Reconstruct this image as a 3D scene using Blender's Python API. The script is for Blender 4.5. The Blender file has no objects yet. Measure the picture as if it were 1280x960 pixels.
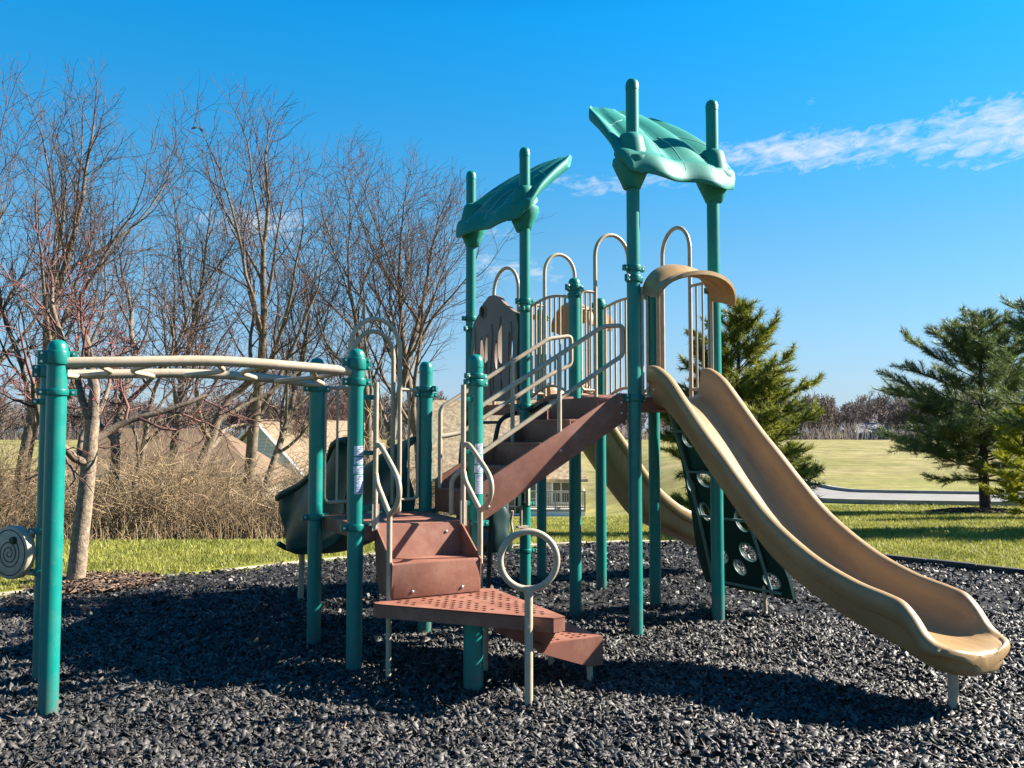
import bpy, bmesh, math, random
import numpy as np
from mathutils import Vector, Matrix
from mathutils.geometry import delaunay_2d_cdt
R = math.radians
scene = bpy.context.scene
COL = scene.collection

# ------------------------------------------------------------------ camera, sky, sun, exposure
CAM_H = 1.7
cam_data = bpy.data.cameras.new("camera")
cam_data.sensor_width = 36
cam_data.lens = 1100 / 1280 * 36
cam_data.clip_start = 0.05
cam_data.clip_end = 6000
cam = bpy.data.objects.new("camera", cam_data)
cam.location = (0, 0, CAM_H)
cam.rotation_euler = (R(90) + math.atan(60 / 1100), 0, 0)
COL.objects.link(cam)
scene.camera = cam

SUN_AZ, SUN_EL = R(13), R(33)          # azimuth measured from +X towards +Y
SUN_DIR = Vector((math.cos(SUN_EL) * math.cos(SUN_AZ), math.cos(SUN_EL) * math.sin(SUN_AZ), math.sin(SUN_EL)))
sun_data = bpy.data.lights.new("sun", 'SUN')
sun_data.energy = 5.0
sun_data.angle = R(0.5)
sun_data.color = (1.0, 0.93, 0.82)
sun = bpy.data.objects.new("sun", sun_data)
sun.rotation_euler = SUN_DIR.to_track_quat('Z', 'Y').to_euler()
sun.location = SUN_DIR * 60
COL.objects.link(sun)

world = bpy.data.worlds.new("World")
scene.world = world
world.use_nodes = True
def build_world():
    nt = world.node_tree
    N, L = nt.nodes, nt.links
    N.clear()
    out = N.new('ShaderNodeOutputWorld')
    bg = N.new('ShaderNodeBackground')
    bg.inputs['Strength'].default_value = 0.05
    L.new(bg.outputs[0], out.inputs[0])
    sky = N.new('ShaderNodeTexSky')
    sky.sky_type = 'NISHITA'
    sky.sun_disc = False
    sky.sun_elevation = SUN_EL
    sky.sun_rotation = R(90) - SUN_AZ
    sky.air_density = 1.0
    sky.dust_density = 0.15
    sky.ozone_density = 4.5
    hs = N.new('ShaderNodeHueSaturation')
    hs.inputs['Hue'].default_value = 0.485
    hs.inputs['Saturation'].default_value = 1.38
    hs.inputs['Value'].default_value = 1.0
    L.new(sky.outputs[0], hs.inputs['Color'])
    def m(op, a, b=None, c=None):
        n = N.new('ShaderNodeMath'); n.operation = op
        for i, v in enumerate((a, b, c)):
            if v is None: continue
            if isinstance(v, (int, float)): n.inputs[i].default_value = v
            else: L.new(v, n.inputs[i])
        return n.outputs[0]
    tc = N.new('ShaderNodeTexCoord')
    sep = N.new('ShaderNodeSeparateXYZ')
    L.new(tc.outputs['Generated'], sep.inputs[0])
    az = m('ARCTAN2', sep.outputs[0], sep.outputs[1])
    el = m('ARCSINE', sep.outputs[2])
    comb = N.new('ShaderNodeCombineXYZ')
    # shear so that the wisps climb slightly to the right
    L.new(m('MULTIPLY', az, 1.0), comb.inputs[0])
    L.new(m('MULTIPLY', m('SUBTRACT', el, m('MULTIPLY', az, 0.12)), 2.6), comb.inputs[1])
    def noise(scale, detail, rough, dist, off):
        mp = N.new('ShaderNodeMapping'); mp.inputs['Location'].default_value = off
        L.new(comb.outputs[0], mp.inputs[0])
        n = N.new('ShaderNodeTexNoise')
        n.inputs['Scale'].default_value = scale; n.inputs['Detail'].default_value = detail
        n.inputs['Roughness'].default_value = rough; n.inputs['Distortion'].default_value = dist
        L.new(mp.outputs[0], n.inputs['Vector'])
        return n.outputs[0]
    big = noise(9, 6, 0.62, 0.5, (3.1, 1.7, 0))
    fine = noise(42, 6, 0.62, 0.5, (0.4, 5.2, 0))
    dens = m('ADD', m('MULTIPLY', big, 0.45), m('MULTIPLY', fine, 0.75))
    total = None
    # (azimuth, elevation, half width, half height, slope, amount) of each bank of cloud
    for a0, e0, wa, we, sl, amt in ((0.36, 0.297, 0.17, 0.023, -0.01, 1.0), (0.52, 0.296, 0.14, 0.036, 0.05, 1.0), (0.11, 0.277, 0.10, 0.016, 0.05, 0.72),
                                    (0.0, 0.186, 0.07, 0.016, -0.1, 0.68), (-0.02, 0.225, 0.05, 0.013, 0.1, 0.6),
                                    (-0.27, 0.225, 0.10, 0.026, 0.0, 0.8), (0.33, 0.347, 0.016, 0.008, 0.2, 0.6)):
        da = m('DIVIDE', m('SUBTRACT', az, a0), wa)
        de = m('DIVIDE', m('SUBTRACT', m('SUBTRACT', el, e0), m('MULTIPLY', m('SUBTRACT', az, a0), sl)), we)
        g = m('EXPONENT', m('MULTIPLY', m('ADD', m('POWER', m('ABSOLUTE', da), 2.6), m('MULTIPLY', de, de)), -1.0))
        g = m('MULTIPLY', g, amt)
        total = g if total is None else m('MAXIMUM', total, g)
    mask = m('MULTIPLY', m('SUBTRACT', m('ADD', dens, m('MULTIPLY', total, 0.36)), 0.78), 3.0)
    mask = m('MULTIPLY', m('MINIMUM', m('MAXIMUM', mask, 0.0), 1.0), m('MINIMUM', m('MULTIPLY', total, 2.2), 0.9))
    mix = N.new('ShaderNodeMixRGB')
    mix.inputs[2].default_value = (4.1, 4.4, 4.8, 1)
    L.new(mask, mix.inputs[0])
    hz = N.new('ShaderNodeMixRGB'); hz.inputs[2].default_value = (2.9, 4.05, 5.1, 1)
    L.new(m('MULTIPLY', m('EXPONENT', m('MULTIPLY', m('MAXIMUM', el, 0.0), -7.5)), 0.86), hz.inputs[0])
    L.new(hs.outputs[0], hz.inputs[1])
    rm = N.new('ShaderNodeValToRGB'); L.new(m('MULTIPLY', el, 2.0), rm.inputs[0])
    e = rm.color_ramp.elements
    e[0].position, e[0].color = 0.0, (0.80, 0.84, 0.93, 1); e[1].position, e[1].color = 1.0, (0.62, 1.05, 1.25, 1)
    for p, c in ((0.14, (0.78, 0.80, 0.90)), (0.42, (0.97, 0.92, 0.93)), (0.9, (0.66, 1.26, 1.38))): k = e.new(p); k.color = (*c, 1)
    ml = N.new('ShaderNodeMixRGB'); ml.blend_type = 'MULTIPLY'; ml.inputs[0].default_value = 1
    L.new(hz.outputs[0], ml.inputs[1]); L.new(rm.outputs[0], ml.inputs[2])
    ml2 = N.new('ShaderNodeMixRGB'); ml2.blend_type = 'MULTIPLY'; ml2.inputs[0].default_value = 1; ml2.inputs[2].default_value = (0.85, 0.845, 0.845, 1)
    L.new(ml.outputs[0], ml2.inputs[1]); L.new(ml2.outputs[0], mix.inputs[1])
    L.new(mix.outputs[0], bg.inputs['Color'])
build_world()

vs = scene.view_settings
vs.view_transform = 'Standard'
vs.look = 'None'
vs.exposure = 2.05
vs.gamma = 1.0
vs.use_curve_mapping = False
scene.cycles.max_bounces = 6
scene.cycles.diffuse_bounces = 2
scene.cycles.glossy_bounces = 3
scene.cycles.transparent_max_bounces = 4

# ------------------------------------------------------------------ materials
def mat(name, col, rough=0.5, var=0.12, scale=6.0, bump=0.0, bscale=60.0, dirt=None, dirt_amt=0.0, dirt_scale=3.0,
        spec=0.32, scuff=None, ground=None, streak=None, lines=0.0, island=0.0, translucent=0.0, metal=0.0, tint=None):
    m = bpy.data.materials.new(name); m.use_nodes = True
    nt = m.node_tree; N, L = nt.nodes, nt.links
    b = N['Principled BSDF']
    b.inputs['Roughness'].default_value = rough
    b.inputs['Specular IOR Level'].default_value = spec
    b.inputs['Metallic'].default_value = metal
    tc = N.new('ShaderNodeTexCoord')
    def noise(sc, det=4, rg=0.6):
        n = N.new('ShaderNodeTexNoise'); n.inputs['Scale'].default_value = sc; n.inputs['Detail'].default_value = det
        n.inputs['Roughness'].default_value = rg
        L.new(tc.outputs['Object'], n.inputs['Vector']); return n.outputs[0]
    def ramp(fac, stops):
        r = N.new('ShaderNodeValToRGB'); L.new(fac, r.inputs[0])
        e = r.color_ramp.elements
        e[0].position, e[0].color = stops[0][0], (*stops[0][1], 1)
        e[1].position, e[1].color = stops[-1][0], (*stops[-1][1], 1)
        for p, c in stops[1:-1]:
            k = e.new(p); k.color = (*c, 1)
        return r.outputs[0]
    lo = tuple(c * (1 - var) for c in col); hi = tuple(min(1, c * (1 + var)) for c in col)
    if tint: hi = tint
    c = ramp(noise(scale), [(0.3, lo), (0.7, hi)])
    if dirt:
        mx = N.new('ShaderNodeMixRGB'); mx.inputs[2].default_value = (*dirt, 1)
        dn = noise(dirt_scale, 8, 0.7)
        if streak:
            dm = N.new('ShaderNodeMapping'); dm.inputs['Scale'].default_value = streak; L.new(tc.outputs['Object'], dm.inputs[0]); L.new(dm.outputs[0], dn.node.inputs['Vector'])
        f = ramp(dn, [(0.46, (0, 0, 0)), (0.68, (dirt_amt,) * 3)])
        L.new(f, mx.inputs[0]); L.new(c, mx.inputs[1]); c = mx.outputs[0]
    if scuff:                                   # thin scratches and rubbed spots
        mp = N.new('ShaderNodeMapping'); mp.inputs['Scale'].default_value = (9, 38, 14); mp.inputs['Rotation'].default_value = (0.3, 0.2, 0.5)
        L.new(tc.outputs['Object'], mp.inputs[0])
        n = N.new('ShaderNodeTexNoise'); n.inputs['Scale'].default_value = 1.6; n.inputs['Detail'].default_value = 6; n.inputs['Roughness'].default_value = 0.75
        L.new(mp.outputs[0], n.inputs['Vector'])
        mx = N.new('ShaderNodeMixRGB'); mx.inputs[2].default_value = (*scuff, 1)
        L.new(ramp(n.outputs[0], [(0.60, (0, 0, 0)), (0.70, (0.55,) * 3)]), mx.inputs[0]); L.new(c, mx.inputs[1]); c = mx.outputs[0]
    if ground or lines:
        sp = N.new('ShaderNodeSeparateXYZ'); L.new(tc.outputs['Object'], sp.inputs[0])
    if ground:                                  # splashed dirt near the ground
        mr = N.new('ShaderNodeMapRange'); mr.inputs['From Min'].default_value = 0.30; mr.inputs['From Max'].default_value = 0.0; L.new(sp.outputs[2], mr.inputs[0])
        ml = N.new('ShaderNodeMath'); ml.operation = 'MULTIPLY'; L.new(mr.outputs[0], ml.inputs[0]); L.new(ramp(noise(22, 6, 0.7), [(0.38, (0, 0, 0)), (0.62, (1, 1, 1))]), ml.inputs[1])
        mx = N.new('ShaderNodeMixRGB'); mx.inputs[2].default_value = (*ground, 1); L.new(ml.outputs[0], mx.inputs[0]); L.new(c, mx.inputs[1]); c = mx.outputs[0]
    if lines:                                   # clapboard courses
        mo = N.new('ShaderNodeMath'); mo.operation = 'FRACT'; dv = N.new('ShaderNodeMath'); dv.operation = 'DIVIDE'; dv.inputs[1].default_value = lines
        L.new(sp.outputs[2], dv.inputs[0]); L.new(dv.outputs[0], mo.inputs[0])
        mx = N.new('ShaderNodeMixRGB'); mx.blend_type = 'MULTIPLY'; L.new(ramp(mo.outputs[0], [(0.80, (0, 0, 0)), (0.9, (1, 1, 1))]), mx.inputs[0]); mx.inputs[2].default_value = (0.62, 0.62, 0.62, 1); L.new(c, mx.inputs[1]); c = mx.outputs[0]
    if island:
        g = N.new('ShaderNodeNewGeometry')
        f = ramp(g.outputs['Random Per Island'], [(0, (1 - island,) * 3), (1, (1 + island,) * 3)])
        mx = N.new('ShaderNodeMixRGB'); mx.blend_type = 'MULTIPLY'; mx.inputs[0].default_value = 1
        L.new(c, mx.inputs[1]); L.new(f, mx.inputs[2]); c = mx.outputs[0]
    L.new(c, b.inputs['Base Color'])
    if bump:
        bp = N.new('ShaderNodeBump'); bp.inputs['Strength'].default_value = bump; bp.inputs['Distance'].default_value = 0.01
        L.new(noise(bscale, 3), bp.inputs['Height']); L.new(bp.outputs[0], b.inputs['Normal'])
    if translucent:
        t = N.new('ShaderNodeBsdfTranslucent'); L.new(c, t.inputs[0])
        ms = N.new('ShaderNodeMixShader'); ms.inputs[0].default_value = translucent
        L.new(b.outputs[0], ms.inputs[1]); L.new(t.outputs[0], ms.inputs[2])
        L.new(ms.outputs[0], N['Material Output'].inputs[0])
    return m

M = {}
M['teal'] = mat('teal_paint', (0.001, 0.160, 0.134), 0.36, 0.10, 5, 0.03, 200, dirt=(0.05, 0.17, 0.14), dirt_amt=0.4, dirt_scale=7, scuff=(0.10, 0.22, 0.19), ground=(0.085, 0.075, 0.065))
M['teal_clamp'] = mat('teal_clamp_paint', (0.0015, 0.13, 0.108), 0.35, 0.1, 9, 0.04, 150)
M['teal_plastic'] = mat('teal_moulded_plastic', (0.001, 0.165, 0.130), 0.6, 0.12, 3, 0.05, 240, dirt=(0.06, 0.2, 0.16), dirt_amt=0.3)
M['green_plastic'] = mat('dark_green_plastic', (0.001, 0.060, 0.056), 0.5, 0.1, 3, 0.05, 220)
M['seam'] = mat('moulding_seam', (0.25, 0.45, 0.40), 0.5, 0.1)
M['tan'] = mat('tan_powder_coat', (0.37, 0.30, 0.215), 0.42, 0.07, 8, 0.03, 220, dirt=(0.22, 0.17, 0.12), dirt_amt=0.5, dirt_scale=14)
M['slide'] = mat('tan_slide_plastic', (0.30, 0.19, 0.085), 0.42, 0.10, 1.6, 0.06, 260, dirt=(0.17, 0.10, 0.05), dirt_amt=0.55, dirt_scale=3.2, streak=(4.5, 0.7, 0.9), scuff=(0.37, 0.28, 0.17))
M['panel'] = mat('taupe_moulded_plastic', (0.17, 0.125, 0.095), 0.5, 0.1, 4, 0.08, 200)
M['brown'] = mat('brown_coated_steel', (0.205, 0.078, 0.049), 0.62, 0.14, 3, 0.15, 160, dirt=(0.27, 0.145, 0.10), dirt_amt=0.6, dirt_scale=6, scuff=(0.12, 0.06, 0.045))
M['dark'] = mat('dark_green_climber', (0.004, 0.025, 0.022), 0.4, 0.1, 4, 0.05, 150)
M['black'] = mat('black_coated_tube', (0.02, 0.02, 0.02), 0.45, 0.1)
M['greyrail'] = mat('grey_green_rail', (0.10, 0.16, 0.15), 0.5, 0.1)
M['bolt'] = mat('zinc_bolt', (0.55, 0.55, 0.53), 0.35, 0.05, metal=0.8)
M['label'] = mat('sticker_white', (0.5, 0.52, 0.54), 0.4, 0.03)
M['label_ink'] = mat('sticker_ink', (0.12, 0.17, 0.32), 0.5, 0.1)
M['groove'] = mat('dark_groove', (0.02, 0.02, 0.018), 0.6, 0.1)
M['chip'] = mat('black_rubber_chip', (0.040, 0.037, 0.034), 0.55, 0.35, 9, 0.15, 90, island=0.92, spec=0.38)
M['mulch'] = mat('mulch_base', (0.012, 0.012, 0.014), 0.9, 0.4, 30, 1.0, 45)
M['blade'] = mat('grass_blade', (0.19, 0.215, 0.032), 0.6, 0.35, 0.7, island=0.4, translucent=0.35, tint=(0.35, 0.33, 0.075))
M['bark'] = mat('grey_brown_bark', (0.115, 0.085, 0.06), 0.9, 0.35, 14, 0.9, 40, dirt=(0.22, 0.18, 0.13), dirt_amt=0.8, dirt_scale=8)
M['palebark'] = mat('pale_bark', (0.215, 0.165, 0.115), 0.9, 0.45, 18, 1.0, 45, dirt=(0.10, 0.08, 0.06), dirt_amt=0.9, dirt_scale=16)
M['twig'] = mat('brown_twig', (0.075, 0.048, 0.038), 0.85, 0.25, 4, island=0.3)
M['redtwig'] = mat('reddish_twig', (0.12, 0.058, 0.048), 0.85, 0.25, 4, island=0.35)
M['bud'] = mat('red_bud', (0.26, 0.06, 0.06), 0.8, 0.3, 6, island=0.4)
M['brush'] = mat('dry_brush', (0.215, 0.145, 0.082), 0.9, 0.35, 0.9, island=0.6, tint=(0.32, 0.235, 0.14))
M['needle'] = mat('pine_needle', (0.115, 0.15, 0.022), 0.5, 0.3, 1.5, island=0.4, translucent=0.34, tint=(0.24, 0.25, 0.03))
M['needle_blue'] = mat('pine_needle_bluish', (0.085, 0.135, 0.045), 0.5, 0.3, 1.5, island=0.4, translucent=0.3, tint=(0.16, 0.20, 0.055))
M['needle_sunlit'] = mat('pine_needle_sunlit_tone', (0.24, 0.27, 0.018), 0.5, 0.3, 1.5, island=0.35, translucent=0.45, tint=(0.34, 0.34, 0.02))  # sunlight on the needles is put into this yellow green
M['pinebark'] = mat('pine_bark', (0.045, 0.033, 0.026), 0.95, 0.4, 12, 1.0, 30)
M['barkmulch'] = mat('bark_mulch', (0.12, 0.08, 0.056), 0.9, 0.4, 10, island=0.6)
M['leafbit'] = mat('dry_leaf', (0.26, 0.19, 0.12), 0.8, 0.3, 3, island=0.6)
M['edging'] = mat('border_edging', (0.035, 0.035, 0.035), 0.7, 0.2, 5, 0.3, 60)
M['edging_pale'] = mat('pale_border', (0.36, 0.30, 0.22), 0.8, 0.2, 5, 0.3, 60)
M['asphalt'] = mat('asphalt', (0.17, 0.16, 0.15), 0.9, 0.15, 0.8, 0.3, 80)
M['curb'] = mat('concrete', (0.25, 0.235, 0.21), 0.85, 0.15, 2, 0.2, 50)
M['siding'] = mat('white_siding', (0.62, 0.60, 0.56), 0.7, 0.05, 2, lines=0.2)
M['siding_cream'] = mat('cream_siding', (0.36, 0.32, 0.24), 0.7, 0.05, 2, lines=0.2)
M['shingle_tan'] = mat('tan_shingle', (0.40, 0.30, 0.18), 0.9, 0.45, 5, 0.8, 12, dirt=(0.18, 0.13, 0.08), dirt_amt=0.75, dirt_scale=4)
M['shingle_tan_dark'] = mat('dark_tan_shingle', (0.17, 0.125, 0.078), 0.9, 0.35, 5, 0.8, 12)  # copy of the tan shingle, colour darkened because this slope faces the sun
M['shingle_brown'] = mat('brown_shingle', (0.125, 0.082, 0.050), 0.9, 0.25, 2, 0.6, 30)
M['shingle_grey'] = mat('grey_shingle', (0.20, 0.20, 0.21), 0.9, 0.2, 2)
M['trim'] = mat('white_trim', (0.78, 0.78, 0.76), 0.6, 0.03)
M['glass'] = mat('window_glass', (0.03, 0.045, 0.05), 0.08, 0.1, spec=0.8)
M['deckwood'] = mat('weathered_wood', (0.36, 0.32, 0.27), 0.85, 0.2, 8, 0.3, 40)
M['wood_far'] = mat('far_woods_twig', (0.155, 0.125, 0.112), 0.9, 0.2, 0.2, island=0.35)
M['bird'] = mat('bird_plumage', (0.015, 0.014, 0.016), 0.6, 0.2)

# ------------------------------------------------------------------ mesh helpers
class MB:
    """collects vertices and faces, then links them as one mesh object"""
    def __init__(s, off=(0, 0, 0)):
        s.v, s.f, s.off = [], [], Vector(off)
    def add(s, vs, fs):
        n = len(s.v); s.v += [Vector(v) for v in vs]; s.f += [tuple(i + n for i in f) for f in fs]; return s
    def box(s, c, size, rot=None):
        x, y, z = (k / 2 for k in size)
        vs = [Vector(p) for p in ((-x, -y, -z), (x, -y, -z), (x, y, -z), (-x, y, -z), (-x, -y, z), (x, -y, z), (x, y, z), (-x, y, z))]
        if rot is not None: vs = [rot @ v for v in vs]
        return s.add([v + Vector(c) for v in vs], [(0, 3, 2, 1), (4, 5, 6, 7), (0, 1, 5, 4), (1, 2, 6, 5), (2, 3, 7, 6), (3, 0, 4, 7)])
    def hexa(s, b, t):
        """four bottom corners and four top corners, each anticlockwise from above"""
        return s.add(list(b) + list(t), [(3, 2, 1, 0), (4, 5, 6, 7), (0, 1, 5, 4), (1, 2, 6, 5), (2, 3, 7, 6), (3, 0, 4, 7)])
    def tube(s, pts, r, n=10, closed=False, cap=True):
        pts = [Vector(p) for p in pts]; m = len(pts)
        rs = r if isinstance(r, (list, tuple)) else [r] * m
        tg = []
        for i in range(m):
            a = pts[(i - 1) % m] if (closed or i) else pts[0]
            b = pts[(i + 1) % m] if (closed or i < m - 1) else pts[-1]
            tg.append((b - a).normalized())
        up = Vector((0, 0, 1)) if abs(tg[0].z) < 0.9 else Vector((1, 0, 0))
        u = (up - tg[0] * up.dot(tg[0])).normalized()
        base = len(s.v); fs = []
        for i in range(m):
            u = (u - tg[i] * u.dot(tg[i])).normalized(); w = tg[i].cross(u)
            for k in range(n):
                a = 2 * math.pi * k / n
                s.v.append(pts[i] + (u * math.cos(a) + w * math.sin(a)) * rs[i])
        for i in range(m if closed else m - 1):
            for k in range(n):
                a, b = base + i * n, base + ((i + 1) % m) * n
                fs.append((a + k, a + (k + 1) % n, b + (k + 1) % n, b + k))
        if cap and not closed:
            fs.append(tuple(base + k for k in range(n))[::-1]); fs.append(tuple(base + (m - 1) * n + k for k in range(n)))
        s.f += fs; return s
    def lathe(s, c, prof, n=24, sx=1, sy=1):
        base = len(s.v)
        for r, z in prof:
            for k in range(n):
                a = 2 * math.pi * k / n
                s.v.append(Vector((c[0] + r * math.cos(a) * sx, c[1] + r * math.sin(a) * sy, c[2] + z)))
        for i in range(len(prof) - 1):
            for k in range(n):
                a, b = base + i * n, base + (i + 1) * n
                s.f.append((a + k, a + (k + 1) % n, b + (k + 1) % n, b + k))
        s.f.append(tuple(base + k for k in range(n))[::-1]); s.f.append(tuple(base + (len(prof) - 1) * n + k for k in range(n)))
        return s
    def plate(s, outline, holes, mapf, th):
        """flat plate with holes; mapf(x, y, d) gives the 3-D point, d = 0 or th"""
        loops = [outline] + holes
        co, ed = [], []
        for lp in loops:
            n = len(co); co += [Vector(p) for p in lp]
            ed += [(n + i, n + (i + 1) % len(lp)) for i in range(len(lp))]
        vs, es, fs, *_ = delaunay_2d_cdt(co, ed, [], 0, 1e-6)
        def inside(p, lp):
            r = False; j = len(lp) - 1
            for i in range(len(lp)):
                if (lp[i][1] > p[1]) != (lp[j][1] > p[1]) and p[0] < (lp[j][0] - lp[i][0]) * (p[1] - lp[i][1]) / (lp[j][1] - lp[i][1]) + lp[i][0]: r = not r
                j = i
            return r
        boxes = [(min(p[0] for p in h), max(p[0] for p in h), min(p[1] for p in h), max(p[1] for p in h)) for h in holes]
        keep = []
        for f in fs:
            c = sum((vs[i] for i in f), Vector((0, 0))) / len(f)
            if not inside(c, outline): continue
            if any(b[0] <= c[0] <= b[1] and b[2] <= c[1] <= b[3] and inside(c, h) for h, b in zip(holes, boxes)): continue
            keep.append(tuple(f))
        n = len(vs)
        fs = [f for f in keep] + [tuple(i + n for i in f[::-1]) for f in keep]
        cnt = {}
        for f in keep:
            for i in range(len(f)):
                a, b = f[i], f[(i + 1) % len(f)]
                cnt[(a, b)] = 1
        for a, b in list(cnt):
            if (b, a) not in cnt: fs.append((b, a, a + n, b + n))
        return s.add([mapf(v.x, v.y, 0) for v in vs] + [mapf(v.x, v.y, th) for v in vs], fs)
    def grid(s, fn, nu, nv, closeu=False):
        base = len(s.v)
        for i in range(nu):
            for j in range(nv): s.v.append(Vector(fn(i / (nu if closeu else nu - 1), j / (nv - 1))))
        for i in range(nu if closeu else nu - 1):
            for j in range(nv - 1):
                a, b = base + i * nv, base + ((i + 1) % nu) * nv
                s.f.append((a + j, b + j, b + j + 1, a + j + 1))
        return s
    def build_each(s, name, material, parent=None, **k):
        """one object per connected piece"""
        par = list(range(len(s.v)))
        def find(a):
            while par[a] != a: par[a] = par[par[a]]; a = par[a]
            return a
        for f in s.f:
            for a in f[1:]: par[find(a)] = find(f[0])
        groups = {}
        for f in s.f: groups.setdefault(find(f[0]), []).append(f)
        out = []
        for fs in groups.values():
            m = MB(s.off); ids = sorted({i for f in fs for i in f}); mp = {k: i for i, k in enumerate(ids)}
            m.v = [s.v[i] for i in ids]; m.f = [tuple(mp[i] for i in f) for f in fs]; out.append(m.build(name, material, parent, **k))
        return out
    def build(s, name, material, parent=None, smooth=45, bevel=0, label=None):
        me = bpy.data.meshes.new(name)
        me.from_pydata([tuple(v - s.off) for v in s.v], [], s.f)
        bm = bmesh.new(); bm.from_mesh(me)
        bmesh.ops.recalc_face_normals(bm, faces=bm.faces)
        if bevel:
            ed = [e for e in bm.edges if len(e.link_faces) == 2 and e.calc_face_angle(0) > R(35)]
            bmesh.ops.bevel(bm, geom=ed, offset=bevel, segments=2, profile=0.6, affect='EDGES', clamp_overlap=True)
        bm.to_mesh(me); bm.free()
        if smooth:
            me.polygons.foreach_set('use_smooth', [True] * len(me.polygons))
            me.set_sharp_from_angle(angle=R(smooth))
        me.materials.append(material)
        o = bpy.data.objects.new(name, me); COL.objects.link(o)
        if parent is not None: o.parent = parent
        if label: o['label'] = label
        return o

def np_mesh(name, V, faces, material, parent=None, smooth=False):
    me = bpy.data.meshes.new(name)
    me.vertices.add(len(V)); me.vertices.foreach_set('co', np.asarray(V, np.float32).ravel())
    idx = np.concatenate([f.ravel() for f in faces]).astype(np.int32)
    tot = np.concatenate([np.full(len(f), f.shape[1]) for f in faces]).astype(np.int32)
    st = np.concatenate(([0], np.cumsum(tot)[:-1])).astype(np.int32)
    me.loops.add(len(idx)); me.loops.foreach_set('vertex_index', idx)
    me.polygons.add(len(tot)); me.polygons.foreach_set('loop_start', st); me.polygons.foreach_set('loop_total', tot)
    me.update(calc_edges=True)
    if smooth: me.polygons.foreach_set('use_smooth', np.ones(len(tot), bool))
    me.materials.append(material)
    o = bpy.data.objects.new(name, me); COL.objects.link(o)
    if parent is not None: o.parent = parent
    return o

def tag(o, label=None, cat=None, group=None, kind=None):
    if label: o['label'] = label
    if cat: o['category'] = cat
    if group: o['group'] = group
    if kind: o['kind'] = kind
    return o
def empty(name, loc, rz=0):
    o = bpy.data.objects.new(name, None); COL.objects.link(o)
    o.location = loc; o.rotation_euler = (0, 0, rz); o.empty_display_size = 0.3
    return o
def spline(ctrl, n):
    """Catmull-Rom through the control rows, n samples between neighbours"""
    c = [np.array(k, float) for k in ctrl]; out = []
    for i in range(len(c) - 1):
        a, b, d, e = c[max(i - 1, 0)], c[i], c[i + 1], c[min(i + 2, len(c) - 1)]
        for k in range(n):
            t = k / n
            out.append(0.5 * (2 * b + (d - a) * t + (2 * a - 5 * b + 4 * d - e) * t * t + (3 * b - a - 3 * d + e) * t ** 3))
    out.append(c[-1]); return out
def fillet(pts, r, n=6):
    """round the corners of a polyline"""
    P = [Vector(p) for p in pts]; out = [P[0]]
    for i in range(1, len(P) - 1):
        a, b = (P[i - 1] - P[i]), (P[i + 1] - P[i])
        k = min(r, a.length * 0.49, b.length * 0.49)
        s, e = P[i] + a.normalized() * k, P[i] + b.normalized() * k
        for j in range(n + 1):
            t = j / n; out.append(s * (1 - t) ** 2 + P[i] * 2 * t * (1 - t) + e * t * t)
    out.append(P[-1]); return out

# ------------------------------------------------------------------ terrain
def smooth01(t): t = np.clip(t, 0, 1); return t * t * (3 - 2 * t)
def terrain(x, y):
    x = np.asarray(x, float); y = np.asarray(y, float)
    d = np.maximum(0, y - 13.5)
    right = np.maximum(-0.06 * d, -1.05)
    left = np.maximum(-0.082 * d, -3.0)
    w = smooth01((x - 0.10 * y) / 9.0 + 0.15)
    z = left * (1 - w) + right * w
    far = smooth01((y - 45) / 160)
    z = z * (1 - far) + (-0.15) * far
    z = z + np.where(d > 0, 0.05 * np.sin(x * 0.31 + 1) * np.sin(y * 0.23) * np.minimum(d / 10, 1), 0)
    return z
def tz(x, y): return float(terrain(x, y))
PIT = [(-20.5, -3.9), (-5.4, 9.35), (-1.8, 12.5), (2.9, 14.2), (5.0, 12.06), (6.2, 10.6), (15, -3.9)]

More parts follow.
